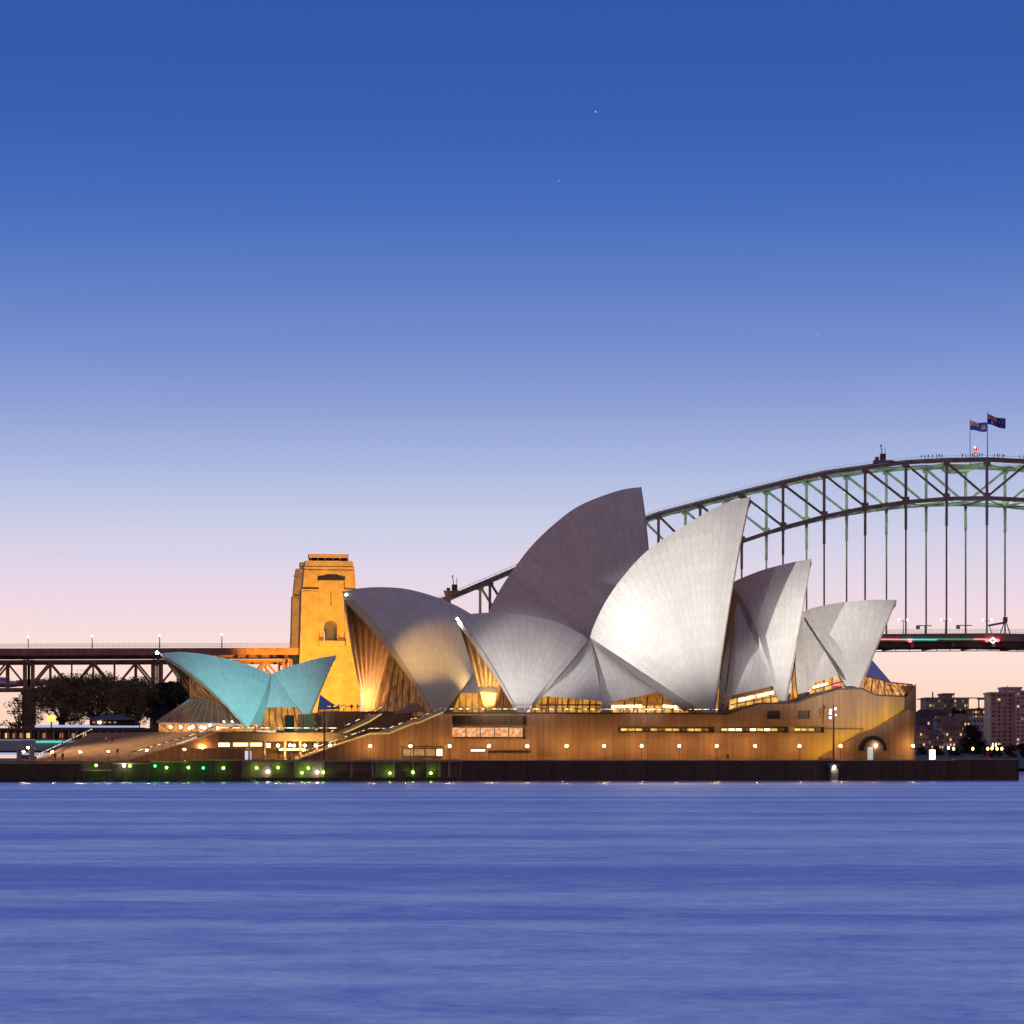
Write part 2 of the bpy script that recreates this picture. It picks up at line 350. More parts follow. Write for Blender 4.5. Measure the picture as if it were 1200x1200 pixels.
# seawalls ------------------------------------------------------------
def wall_run(name, label, x0, x1, ytop, mt, th=1.2, cope=True, ends=0):
    s0, s1 = AT.S(x0, SW), AT.S(x1, SW); z1 = AT.Z((x0+x1)/2, ytop, SW)
    t_ = thing(name, label, 'seawall', AT.P((s0+s1)/2, SW, 0))
    mb = MB(); mb.prism(AT, [(s0,-.5),(s1,-.5),(s1,z1-.25),(s0,z1-.25)], SW, SW-th); part('wall', mb, mt, t_)
    mb = MB(); mb.prism(AT, [(s0-.05,z1-.25),(s1+.05,z1-.25),(s1+.05,z1),(s0-.05,z1)], SW+.12, SW-th-.1); part('coping', mb, M_COPE, t_)
    return t_, s0, s1, z1
wall_run('seawall', 'long dark stone seawall below the lamp-lit promenade wall, ending at the right headland', 541, 1072, 890.5, M_SEAWALL)
wall_run('seawall', 'dark stone seawall of the bare headland quay right of the big podium', 1072.5, 1118, 890, M_SEAWALL)
wall_run('seawall', 'last dark stone seawall bay at the right tip of the headland', 1118.5, 1194, 889, M_SEAWALL)
wall_run('seawall', 'green-lit mossy stone seawall at the far left edge', -20, 95, 893.5, M_MOSS)
wall_run('seawall', 'low seawall at the water steps between two raised stone ends', 95.5, 131, 902, M_MOSS)
wall_run('seawall', 'green-lit mossy seawall just right of the water steps', 131.5, 176, 894, M_MOSS)
wall_run('seawall', 'green-lit mossy seawall with two starry green lamps, mid left', 176.5, 220, 892, M_MOSS)
wall_run('seawall', 'green-lit mossy seawall next to the boat landing', 220.5, 283, 890, M_MOSS)
# a low ledge of rocks and footing at the water line
mb = MB()
for i in range(260):
    x = random.uniform(0, 300); p = AT.px(x, 912, SW+random.uniform(.3,1.6)); r = random.uniform(.25,.8)
    mb.ball((p.x,p.y,random.uniform(-.1,.35)), r, n=6, h=4, sz=.6)
struct('shore_rocks', mb, mat('wet_rock', (.03,.028,.018), .6), kind='stuff')

# open undercroft (boat landing) 283..541 -----------------------------------
s0, s1 = AT.S(283, SW), AT.S(541, SW)
t_ = thing('boat_landing', 'open-fronted boat landing under the promenade with columns and green lamps', 'landing', AT.P((s0+s1)/2, SW, 0))
zt = AT.Z(420, 890.3, SW)
mb = MB(); mb.prism(AT, [(s0,zt-.45),(s1,zt-.45),(s1,zt),(s0,zt)], SW+.12, SW-7); part('deck_slab', mb, M_COPE, t_)
mb = MB(); mb.prism(AT, [(s0,-.5),(s1,-.5),(s1,.75),(s0,.75)], SW, SW-7); part('lower_landing', mb, M_MOSS, t_)
mb = MB(); mb.prism(AT, [(s0,.75),(s1,.75),(s1,zt-.46),(s0,zt-.46)], SW-6.2, SW-7); part('back_wall', mb, M_MOSS, t_)
for i, x in enumerate((284.5,301,317,332.5,347,364.5,378,393,412,436.5,441,462,484,501,515.5,526.5,540)):
    s = AT.S(x, SW-.6); o = SW-.6 if i % 2 == 0 or x > 400 else SW-2.6
    wd = .7 if x in (317,347,364.5,378) else .38
    mb = MB(); mb.prism(AT, [(s-wd/2,.75),(s+wd/2,.75),(s+wd/2,zt-.46),(s-wd/2,zt-.46)], o, o-.5); part('column', mb, M_COPE if wd > .5 else M_RIM, t_)
for (xa, xb) in ((396,411),(414,435),(465,483),(488,514)):
    mb = MB(); sa, sb = AT.S(xa,SW-1), AT.S(xb,SW-1)
    for zz in (1.25,1.8): mb.bar(AT.P(sa,SW-1,zz), AT.P(sb,SW-1,zz), .1)
    k_ = int((sb-sa)/1.0)+1
    for q in range(k_+1): s = sa+(sb-sa)*q/k_; mb.bar(AT.P(s,SW-1,.75), AT.P(s,SW-1,1.8), .07)
    part('guard_rail', mb, M_DARK, t_)
for xa in (340, 352, 389):      # white gangway trusses moored in the landing
    mb = MB(); sa = AT.S(xa-5,SW-2); sb = AT.S(xa+5,SW-2)
    for oo in (SW-1.4, SW-2.4):
        for zz in (.95,1.9): mb.bar(AT.P(sa,oo,zz), AT.P(sb,oo,zz), .12)
        for q in range(5): s = sa+(sb-sa)*q/4; mb.bar(AT.P(s,oo,.95), AT.P(s,oo,1.9), .09)
        mb.bar(AT.P(sa,oo,.95), AT.P((sa+sb)/2,oo,1.9), .09); mb.bar(AT.P((sa+sb)/2,oo,1.9), AT.P(sb,oo,.95), .09)
    solo('gangway', mb, mat('white_paint', (.6,.6,.55), .5), 'white truss gangway in the boat landing, %s' % {340:'leftmost of three',352:'middle of three',389:'below the tall dark mast'}[xa], 'gangway', 'gangways in the boat landing', loc=AT.P((sa+sb)/2,SW-2,.75))

# ------------------------------------------------------------------ boolean helper for openings
def cut(o, cutters):
    cs = []
    for c in cutters:
        co = bpy.data.objects.new('cutter', c.mesh('cutter', o.data.materials[0], wloc(o))); C.objects.link(co); co.location = wloc(o); cs.append(co)
        md = o.modifiers.new('b', 'BOOLEAN'); md.object = co; md.operation = 'DIFFERENCE'; md.solver = 'EXACT'
    bpy.context.view_layer.update()
    me = bpy.data.meshes.new_from_object(o.evaluated_get(bpy.context.evaluated_depsgraph_get()))
    o.modifiers.clear(); o.data = me
    for co in cs: bpy.data.objects.remove(co)

# ------------------------------------------------------------------ the podium
podium = thing('stepped_podium', 'huge brown-pink granite podium under the white shells, with lit window bands and stairs', 'podium', AT.P(0, 0, GZ))
def SZ(x, y, off=PW): return (AT.S(x, off), AT.Z(x, y, off))
prof = [(519,836.5),(842,837),(850,838),(888,825.5),(934,824.5),(953,817),(982,808.5),(1009,807.5),(1027,815.5),(1060,817)]
poly = [(AT.S(519,PW), GZ-.5)] + [SZ(*p) for p in prof] + [(AT.S(1061,PW), GZ-.5)]
pd = MB(); pd.prism(AT, poly, PW, -88)
wall = part('podium_wall', pd, M_PODIUM, podium)
def rect(x0, y0, x1, y1, o1, o2):
    b = MB(); a, z1_ = SZ(x0,y0); c, z0_ = SZ(x1,y1); b.prism(AT, [(a,z0_),(c,z0_),(c,z1_),(a,z1_)], o1, o2); return b
holes = [(530,838.5,617,866,3.5),(724,851.5,837,858.5,1.5),(843,851.5,924,858.5,1.5),(931,851.5,966,858.5,1.5),(551,876.5,571,882,1.2),(571.5,879,622,883,1.5),
         (899,833,914,842.5,1.5),(935,832.5,949,842.5,1.5)]
cut(wall, [rect(a,b,c,d,PW+1,PW-dp) for a,b,c,d,dp in holes])
def opening(name, x0, y0, x1, y1, dep, mt, npane, fr=M_BRONZE, lab=None, frame=.18, holes_=()):
    f = MB(); (a,zt_),(c,zb_) = SZ(x0,y0), SZ(x1,y1)
    f.prism(AT, [(a,zb_),(c,zb_),(c,zb_+frame),(a,zb_+frame)], PW-dep+.35, PW-dep+.1); f.prism(AT, [(a,zt_-frame),(c,zt_-frame),(c,zt_),(a,zt_)], PW-dep+.35, PW-dep+.1)
    for i in range(npane+1):
        s = a+frame/2+(c-a-frame)*i/npane; f.prism(AT, [(s-frame/2,zb_+frame),(s+frame/2,zb_+frame),(s+frame/2,zt_-frame),(s-frame/2,zt_-frame)], PW-dep+.33, PW-dep+.1)
    w_ = part('window', f, fr, podium, lab)
    for i in range(npane):
        if i in holes_: continue
        p0 = a+frame+(c-a-frame)*i/npane; p1 = a+(c-a-frame)*(i+1)/npane
        g = MB(); g.prism(AT, [(p0,zb_+frame),(p1,zb_+frame),(p1,zt_-frame),(p0,zt_-frame)], PW-dep+.16, PW-dep+.12); part('pane', g, mt if not isinstance(mt,list) else mt[i%len(mt)], w_)
opening('w', 531, 851.5, 616, 864.5, 2.6, G_ROSE, 5, lab='large five-pane rose-lit window band')
mb = MB(); (a,z1_),(c,z0_) = SZ(530,850), SZ(617,852); mb.prism(AT, [(a,z0_),(c,z0_),(c,z1_),(a,z1_)], PW+1.0, PW-3); part('window_hood', mb, M_PODIUM, podium)
opening('w', 728, 852.5, 833, 857.6, 1.4, [G_YEL,G_YEL,G_YEL,G_DIM,G_YEL,G_DIM,G_YEL,G_YEL,G_DIM,G_YEL,G_YEL,G_SOOT if False else G_DIM], 12, lab='long low yellow-lit window slot')
opening('w', 846, 852.5, 922, 857.6, 1.4, [G_YEL,G_WHITE,G_WHITE,G_DIM,G_WHITE,G_YEL,G_WHITE,G_YEL,G_DIM], 9, lab='low window slot with bright white panes')
opening('w', 932, 852.5, 965, 857.6, 1.4, [G_YEL,G_YEL,G_YEL,G_DIM], 4, lab='short yellow-lit window slot')
opening('w', 551.5, 877, 570.5, 881.6, 1.1, G_WHITE, 1, lab='small bright white window')
opening('w', 572, 879.3, 621.5, 882.7, 1.4, M_VOID, 8, lab='dark louvred slot near the promenade')
for x0, x1 in ((899,914),(935,949)):
    mb = MB(); (a,z1_),(c,z0_) = SZ(x0,833), SZ(x1,842.5)
    for k_ in range(6): zz = z0_+(z1_-z0_)*(k_+.5)/6; mb.prism(AT, [(a,zz-.06),(c,zz-.06),(c,zz+.06),(a,zz+.06)], PW-.1, PW-.9)
    part('vent_louvre', mb, M_DARK, podium)
mb = MB(); (a,z1_) = SZ(846,853.5); c = AT.S(1012,PW); mb.prism(AT, [(AT.S(966,PW),z1_-.15),(c,z1_-.15),(c,z1_),(AT.S(966,PW),z1_)], PW+.2, PW-.02); part('string_course', mb, M_VOID, podium)
# coping strip along the top profile
mb = MB()
for (p, q) in zip(prof[:-1], prof[1:]):
    P_, Q_ = SZ(*p), SZ(*q); mb.prism(AT, [(P_[0],P_[1]),(Q_[0],Q_[1]),(Q_[0],Q_[1]+.35),(P_[0],P_[1]+.35)], PW+.2, PW-.8)
part('coping', mb, M_DARK, podium)

def rail(pts, off, parent, mt=E_RAIL, h=1.05, dash=1.3, gap=.55, axis=AT, seg=.12, posts=True):
    """glass balustrade with a dashed light under the handrail"""
    mb, lb = MB(), MB()
    for (p, q) in zip(pts[:-1], pts[1:]):
        A = axis.P(p[0], off, p[1]+h); B = axis.P(q[0], off, q[1]+h); d = (B-A); Ln = d.length; d.normalize()
        mb.bar(A+Vector((0,0,.1)), B+Vector((0,0,.1)), .12, .1)
        if posts:
            for k_ in range(int(Ln/2)+1): P_ = A+d*(k_*2); mb.bar(P_, P_-Vector((0,0,h)), .07)
        lb.bar(A, B, seg, seg)
    o = part('handrail', mb, M_DARK, parent); part('rail_light', lb, mt, o); return o
rail([SZ(519,836.5),SZ(842,837)], PW-.5, podium, seg=.16)
# left stair flank of the podium
lp = [(352,889.5),(398,873.5),(434,861),(456,861),(485,849),(490,848.8),(519,836.5)]
fp = [SZ(*p) for p in lp]
mb = MB(); mb.prism(AT, [(fp[0][0],GZ-.5)]+fp[:-1]+[(fp[-1][0]-.003,fp[-1][1]),(AT.S(519,PW)-.003, GZ-.5)], PW-.005, PW-1.2)
flank = part('stair_flank', mb, M_PODIUM, podium)
cut(flank, [rect(471,876,526,888,PW+1,PW-.9), rect(384,0,384.1,.1,PW+2,PW+1)][:1])
mb = MB()
for (p, q) in zip(fp[:-1], fp[1:]):
    mb.prism(AT, [(p[0],p[1]),(q[0],q[1]),(q[0],q[1]+.45),(p[0],p[1]+.45)], PW+.25, PW-1.3)
part('stair_string', mb, mat('pale_string', (.42,.33,.18), .6), podium)
rail([(s,z+.3) for s,z in fp], PW-.9, podium, E_RAIL, dash=1.0, gap=.8)
mb = MB()
for (p, q) in zip(fp[:-1], fp[1:]): mb.bar(AT.P(p[0],PW+.28,p[1]+.32), AT.P(q[0],PW+.28,q[1]+.32), .10, .10)
part('string_light', mb, emit('string_light',(1.0,.66,.10), .85), podium)
opening('w', 472, 876.8, 525, 886.8, .85, [G_GREY,G_GREY,G_GREY,G_WHITE], 4, lab='ground-floor window with three grey panes and one white')
mb = MB(); (a,z1_) = SZ(470,874); (c,_) = SZ(527,874); mb.prism(AT, [(a,z1_-.25),(c,z1_-.25),(c,z1_),(a,z1_)], PW+.9, PW); part('awning', mb, M_BRONZE, podium)
# the steps behind the flank: real treads rising to the podium level
def treads(name, pts, o1, o2, mt, rise=.34):
    mb = MB()
    for (p, q) in zip(pts[:-1], pts[1:]):
        n = max(1, round((q[1]-p[1])/rise))
        for k_ in range(n):
            a = p[0]+(q[0]-p[0])*k_/n; c = q[0]; z0_ = p[1]+(q[1]-p[1])*k_/n; z1_ = p[1]+(q[1]-p[1])*(k_+1)/n
            b_ = p[0]+(q[0]-p[0])*(k_+1)/n
            mb.prism(AT, [(a,GZ-.4),(b_,GZ-.4),(b_,z1_),(a,z1_)], o1, o2)
    return part(name, mb, mt, podium)
treads('grand_steps', fp, PW-1.3, PW-26, M_STEP)
# second and third flights further back, each with its own lit parapet
for (o, pts) in ((PW-27, [(362,876),(410,856),(432,846),(447,836.5)]), (PW-60, [(345,864),(378,852),(392,843)])):
    q = [(AT.S(x,o), AT.Z(x,y,o)) for x, y in pts]
    mb = MB(); mb.prism(AT, [(q[0][0],GZ-.4)]+q+[(q[-1][0]+6,q[-1][1]),(q[-1][0]+6,GZ-.4)], o, o-1.2); part('stair_flank', mb, M_PODIUM, podium)
    rail([(s,z) for s,z in q], o-.4, podium, E_RAIL, h=1.5)
    mb = MB()
    for (p, r_) in zip(q[:-1], q[1:]): mb.bar(AT.P(p[0],o+.12,p[1]), AT.P(r_[0],o+.12,r_[1]), .22, .28)
    part('string_light', mb, emit('string_light2',(1.0,.66,.12), .7), podium)
    treads('grand_steps', q, o-1.3, o-28, M_STEP)
# upper terrace behind stairs up to the left foot of the far hall
o = PW-88
mb = MB(); o=-20; a, z1_ = AT.S(384,o), AT.Z(384,833.5,o); mb.prism(AT, [(a,GZ-.4),(AT.S(520,o),GZ-.4),(AT.S(520,o),z1_),(a,z1_)], o, o-60); part('terrace', mb, M_PODIUM, podium)
rail([(a,z1_),(AT.S(428,o),z1_)], o-.5, podium, E_RAIL, h=1.1)
# right-hand outside stair with its lit yellow wall
OF = PW+3.2
rp_ = [(958,888),(1012,857),(1022,855.5),(1061,832.5),(1071.5,832.5)]
q = [(AT.S(x,OF), AT.Z(x,y,OF)) for x, y in rp_]
mb = MB(); mb.prism(AT, [(q[0][0],GZ-.3)]+q+[(q[-1][0],GZ-.3)], OF, OF-.35)
fl = part('stair_flank', mb, M_PODIUM, podium, 'right-hand outer stair wall')
def rectO(x0,y0,x1,y1,o1,o2):
    b = MB(); b.prism(AT, [(AT.S(x0,OF),AT.Z(x0,y1,OF)),(AT.S(x1,OF),AT.Z(x1,y1,OF)),(AT.S(x1,OF),AT.Z(x1,y0,OF)),(AT.S(x0,OF),AT.Z(x0,y0,OF))], o1, o2); return b
cut(fl, [rectO(1016.5,875,1024,892,OF+1,OF-1)])
for (p, r_) in (((958,888),(1012,857)),((1022,855.5),(1061,832.5))):
    P_ = (AT.S(p[0],OF-.4),AT.Z(p[0],p[1],OF-.4)); Q_ = (AT.S(r_[0],OF-.4),AT.Z(r_[0],r_[1],OF-.4))
    mb = MB(); n = 16
    for k_ in range(n):
        a_ = P_[0]+(Q_[0]-P_[0])*k_/n; b_ = P_[0]+(Q_[0]-P_[0])*(k_+1)/n; zz = P_[1]+(Q_[1]-P_[1])*(k_+1)/n-1.1
        mb.prism(AT, [(a_,zz-1),(b_,zz-1),(b_,zz),(a_,zz)], OF-.36, PW+.02)
    part('stair_flight', mb, M_STEP, podium)
    lb = MB(); lb.bar(AT.P(P_[0],OF-.55,P_[1]-.2), AT.P(Q_[0],OF-.55,Q_[1]-.2), .2, .2); part('stair_light', lb, emit('stair_light',(.95,.74,.02), 34), podium)
# right end return wall of the podium
e0, e1 = AT.S(1061,PW), AT.S(1070,PW-8)
mb = MB(); zt_ = AT.Z(1065,801,PW)
mb.add([AT.P(e0+.01,PW-.01,GZ-.5),AT.P(e1,PW-6,GZ-.5),AT.P(e1,PW-6,AT.Z(1070,801,PW-6)),AT.P(e0+.01,PW-.01,AT.Z(1061,818,PW))],[(0,1,2,3)],0,[(0,GZ),(9,GZ),(9,24),(0,24)])
mb.prism(AT, [(e1-1,GZ-.5),(e1,GZ-.5),(e1,AT.Z(1070,803,PW-6)),(e1-1,AT.Z(1070,803,PW-6))], PW-6.01, PW-60)
part('end_wall', mb, M_PODIUM, podium)
mb = MB(); mb.prism(AT, [(AT.S(1061,OF),GZ-.3),(AT.S(1071.3,OF),GZ-.3),(AT.S(1071.3,OF),AT.Z(1071,834,OF)),(AT.S(1061,OF),AT.Z(1061,834,OF))], OF-.36, PW-8); part('stair_landing', mb, M_PODIUM, podium)
# vaulted doorway
mb = MB(); cx = AT.S(1019.5,OF); zb = GZ
for k_ in range(10):
    a_ = pi*k_/10; b_ = pi*(k_+1)/10; r0, r1 = 2.2, 3.0
    mb.prism(AT, [(cx+.4+r0*cos(a_),zb+2.2+r0*sin(a_)*1.05),(cx+.4+r1*cos(a_),zb+2.2+r1*sin(a_)*1.05),(cx+.4+r1*cos(b_),zb+2.2+r1*sin(b_)*1.05),(cx+.4+r0*cos(b_),zb+2.2+r0*sin(b_)*1.05)], OF+1.3, OF+.005)
vd = part('door_vault', mb, M_VOID, podium)  # arch ring made near black, the shade of the recess put into its colour
mb = MB(); mb.prism(AT, [(AT.S(1017,OF),GZ),(AT.S(1023.5,OF),GZ),(AT.S(1023.5,OF),AT.Z(1023,875.5,OF)),(AT.S(1017,OF),AT.Z(1017,875.5,OF))], OF-.2, OF-.3); part('door', mb, emit('pale_door_glass',(.62,.70,.62),.55), podium)
mb = MB(); mb.ball(AT.P(AT.S(1026.5,OF+.6),OF+.6,AT.Z(1026,873.8,OF+.6)), .3, n=10, h=6); mb.box(AT.P(AT.S(1027,OF+.3),OF+.3,AT.Z(1026,873.8,OF+.6)), (.3,.6,.2), 0, AT); part('wall_lamp', mb, E_LAMPW, podium)

# ------------------------------------------------------------------ shells
def arc(F, P_, Cc, Rad, n):
    m_ = (F+P_)/2; d = P_-F; Ln = d.length; d = d.normalized(); b = m_-Cc; b -= d*b.dot(d); b.normalize()
    h = Rad-sqrt(max(0,Rad*Rad-Ln*Ln/4)); o = []
    for i in range(n+1):
        a = math.asin(min(1,Ln/2/Rad))*(2*i/n-1); o.append(m_+d*Rad*sin(a)+b*(Rad*cos(a)-(Rad-h)))
    return o
def centre(T, Q, F, Rad, n):
    u, v = Q-T, F-T; w_ = u.cross(v); w2 = w_.dot(w_)
    cc = T+(w_.cross(u)*v.dot(v)+v.cross(w_)*u.dot(u))/(2*w2); r = (cc-T).length; Nn = w_.normalized()
    if Nn.dot(n) < 0: Nn = -Nn
    return cc-Nn*sqrt(max(Rad*Rad-r*r, 1))
def resample(pts, n):
    # smooth curve through the ridge points
    P_ = [2*pts[0]-pts[1]]+pts+[2*pts[-1]-pts[-2]]; dense = []
    for i in range(1, len(P_)-2):
        for k_ in range(10):
            t_ = k_/10; a, b, c, d = P_[i-1:i+3]
            dense.append(.5*((2*b)+(c-a)*t_+(2*a-5*b+4*c-d)*t_*t_+(3*b-a-3*c+d)*t_**3))
    dense.append(pts[-1]); ds = [0]
    for i in range(1, len(dense)): ds.append(ds[-1]+(dense[i]-dense[i-1]).length)
    out_ = []; j = 0
    for i in range(n+1):
        s = ds[-1]*i/n
        while j < len(ds)-2 and ds[j+1] < s: j += 1
        f = (s-ds[j])/max(1e-9,(ds[j+1]-ds[j])); out_.append(dense[j].lerp(dense[j+1], f))
    return out_
class Shell:
    def __init__(s, parent, ax, ridge, foot, wf, tile=None, Rad=75, nr=None, th=1.1, ribw=2.2, inner=M_RIB, glass=None, gin=.06, sides=(0,1), label=None, hot=None):
        tile = tile or M_TILE
        rp3 = [ax.px(x,y,0) for x,y in ridge]; length = sum((rp3[i+1]-rp3[i]).length for i in range(len(rp3)-1))
        nr = nr or max(6, round(length/ribw)); NU = nr*3; NV = 26
        rg = resample(rp3, NU); F = ax.px(foot[0],foot[1],wf); n = ax.n+Vector((0,0,.3))
        Cc = centre(rg[0], rg[-1], F, Rad, n)
        s.ribs = [arc(F, p, Cc, Rad, NV) for p in rg]; s.ax = ax; s.F = F; s.rg = rg
        root = None
        for side in sides:
            T_ = (lambda p: p) if side == 0 else ax.mirror
            mb = MB(); g = s.ribs; uv = [[(i/3.0, (q-F).length) for q in rib] for i, rib in enumerate(g)]
            mb.grid([[T_(p) for p in rib] for rib in g], 0, uv, flip=(side == 1))
            # underside with folded ribs
            inn = []
            for i, rib in enumerate(g):
                row = []
                for j, p in enumerate(rib):
                    d = (p-Cc).normalized(); f = min(1, j/NV*1.6+.12)
                    depth = (th*(1.5 if i%3 == 0 else .55))*f+.15
                    q = p-d*depth
                    if j > NV-3 and ax.off(q) < .02: q = q+ax.n*(.02-ax.off(q))
                    row.append(q)
                inn.append(row)
            mb.grid([[T_(p) for p in rib] for rib in inn], 1, None, flip=(side == 0))
            for (i, fl_) in ((0,0),(NU,1)):
                mb.grid([[T_(p) for p in g[i]], [T_(p) for p in inn[i]]], 2, None, flip=bool(fl_) ^ (side == 0))
            o = part('roof_shell', mb, [tile, inner, M_RIM], parent, label, smooth=False)
            for pl in o.data.polygons: pl.use_smooth = (pl.material_index == 0)
            # edge beam along the mouth
            eb = MB(); eb.tube([T_(p) for p in s.ribs[0]], [.26-.16*(j/NV) for j in range(NV+1)], 6); part('edge_beam', eb, M_RIM, o)
        if glass:
            k_ = max(1, int(gin*NU)); rib = s.ribs[k_]
            gg = []; uvv = []
            for p in rib:
                q = p - (p-Cc).normalized()*(th*1.6); 
                if ax.off(q) < .05: q = q+ax.n*(.05-ax.off(q))
                r_ = ax.mirror(q); row = [q.lerp(r_, i/8) for i in range(9)]; gg.append(row); uvv.append([((ax.off(u_)), u_.z) for u_ in row])
            mb = MB(); mb.grid(gg, 0, uvv); gw = part('glass_wall', mb, glass, parent)
            mm = MB()
            for i in range(1,8): mm.tube([row[i] for row in gg[::3]]+[gg[-1][i]], .16, 5)
            part('mullion', mm, M_BRONZE, gw)
def patch(parent, A, BL, BR, bulge, axn, mt=None, name='side_shell', n=20, bottom=None, mir=None, label=None, th=.6, lb=0, ax_a=None):
    """curved side shell: apex A, bottom corners BL BR"""
    mt = mt or M_TILE
    g = []; uv = []
    for i in range(n+1):
        t_ = i/n; row = []; ur = []
        for j in range(n+1):
            w_ = j/n
            if bottom: b = BL.lerp(bottom, w_/.2) if w_ < .2 else bottom.lerp(BR, (w_-.2)/.8)
            else: b = BL.lerp(BR, w_)
            p = A.lerp(b, t_) + axn*(bulge*(sin(pi*w_)*t_*.7 + sin(pi*t_)*.8)) - (ax_a or AT.a)*(lb*sin(pi*t_)*(1-w_)**2)
            row.append(p); ur.append((w_*8*t_+40, t_*(b-A).length))
        g.append(row); uv.append(ur)
    mb = MB(); mb.grid(g, 0, uv); mb.grid([[p-axn*th for p in row] for row in g], 1, None, True)
    mb.grid([g[-1],[p-axn*th for p in g[-1]]], 1)
    mb.grid([[r_[0] for r_ in g],[r_[0]-axn*th for r_ in g]], 1); mb.grid([[r_[-1] for r_ in g],[r_[-1]-axn*th for r_ in g]], 1)
    o = part(name, mb, [mt, M_RIM], parent, label, smooth=False)
    for pl in o.data.polygons: pl.use_smooth = (pl.material_index == 0)
    if mir:
        m2 = MB(); m2.grid([[mir.mirror(p) for p in row] for row in g], 0, uv, True); part(name, m2, [mt], parent, smooth=True)
    return g
def loft(parent, a, b, mt, name='edge_strip', n=16):
    ra, rb = resample(a, n), resample(b, n); mb = MB(); mb.grid([[p.lerp(q, k_/4) for k_ in range(5)] for p, q in zip(ra, rb)], 0, [[(i*.5+50, k_*.8) for k_ in range(5)] for i in range(n+1)])
    part(name, mb, mt, parent, smooth=True)
def quadpoly(parent, name, pts, mt, label=None, back=None, axn=None):
    mb = MB(); c = sum(pts, Vector())/len(pts); n = len(pts)
    uvf = lambda p: ((p-pts[0]).dot(AT.a), p.z)
    mb.add(pts, [tuple(range(n))], 0, [uvf(p) for p in pts]); return part(name, mb, mt, parent, label)
X = AT.px
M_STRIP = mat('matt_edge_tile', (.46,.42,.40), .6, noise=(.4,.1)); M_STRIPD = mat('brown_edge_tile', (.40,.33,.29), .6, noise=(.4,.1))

G_MOUTH = window_mat('mouth_glass', (.03,.012,.006), (.30,.12,.03), .8, .3, 1.5)
# nearer hall ------------------------------------------------------
near = thing('shell_roofed_theatre', 'nearer hall under floodlit white tiled shells, its tallest sail brightly lit', 'hall', AT.P(0,0,13.5))
S1 = Shell(near, AT, [(535,722),(560,718.6),(590,718),(628,723),(659,731.4),(684.5,745)], (610,843), 18, glass=G_DIM, gin=.45, label='low south-facing shell')
N1 = Shell(near, AT, [(879,582),(843,592.6),(801,616.7),(758,646),(730,676),(710,704.5),(696,733),(691.5,747)], (836,842), 18, glass=G_MOUTH, gin=.07, label='tallest floodlit shell')
N2 = Shell(near, AT, [(950.5,655),(926,659.5),(895,667.5),(870,677),(857,683.5),(848,690)], (919,835), 15.5, glass=G_MOUTH, gin=.08, label='second shell, half in shadow')
N3 = Shell(near, AT, [(1050.5,703),(1020,703),(985,706),(958,711),(944,715.5),(936,719)], (1001,822), 14.5, glass=G_MOUTH, gin=.10, label='rightmost low shell')
nn = AT.n
A0 = X(690.5,749,0)
patch(near, A0, X(636,815.5,13.5), X(705,821.5,16.5), 1.4, nn, mir=AT)
patch(near, A0+AT.a*.4, X(715,822.5,16.5), X(771,811,13.5), 1.4, nn, mir=AT)
loft(near, [p for p in reversed(S1.ribs[-1][4:])], [X(689,750,1),X(672,772,8),X(655,792,12),X(636,815.5,13.3),X(622,834,13.8)], M_STRIP)
loft(near, [p for p in reversed(N1.ribs[-1][4:])], [X(693,752,1),X(712,769,7),X(735,785,10.5),X(771,811,13.3),X(803,834,13.8)], M_STRIP)
# central pier with its pale flank
mb = MB(); mb.add([X(690.5,750,1.2),X(692.5,751,1.2),X(705,821.5,17.2),X(716,822.5,17.2),X(704.5,837,17.2),X(716,837,17.2)],[(0,2,3,1),(2,4,5,3)],0,[(0,0)]*6)
mb.add([X(704.5,821.5,17.2),X(704.5,821.5,12),X(704.5,837,12),X(704.5,837,17.2)],[(0,1,2,3)]); part('central_pier', mb, M_STRIP, near)
# foyer glass below the side shells
quadpoly(near,'glass_wall',[X(618,838,9.5),X(705,838,9.5),X(705,819,9.5),X(634,813,9.5)],G_WARM)
quadpoly(near,'glass_wall',[X(716,838,9.5),X(812,838,9.5),X(772,808,9.5),X(716,820,9.5)],G_HOT)
quadpoly(near,'timber_soffit',[X(716,827,9.8),X(797,827,9.8),X(772,808.5,9.8),X(716,820,9.8)],G_TIMB)
for (xa,ya,xb,yb,oo) in ((717,828,752,827.5,10.2),(777,827.5,793,828.5,10.2),(866,820.5,884,816.5,9.4),(888,815.5,906,811.5,9.4),(953,806,970,801.5,9.0)):
    mb = MB(); mb.bar(X(xa,ya,oo),X(xb,yb,oo),.35,.55); part('ceiling_light', mb, E_CEIL, near)
for xs, oo in (((640,652,664,676,690),11),((730,742,757,775,788),11)):
    for x in xs: mb = MB(); mb.tube([X(x,838,oo+2.5),X(x+2,817 if abs(x-710)>20 else 822,oo-.5)],.13,5); part('mullion', mb, M_BRONZE, near)
mb = MB(); mb.bar(X(632,826,11.5),X(704,826,11.5),.35,.3); part('transom', mb, M_BRONZE, near)
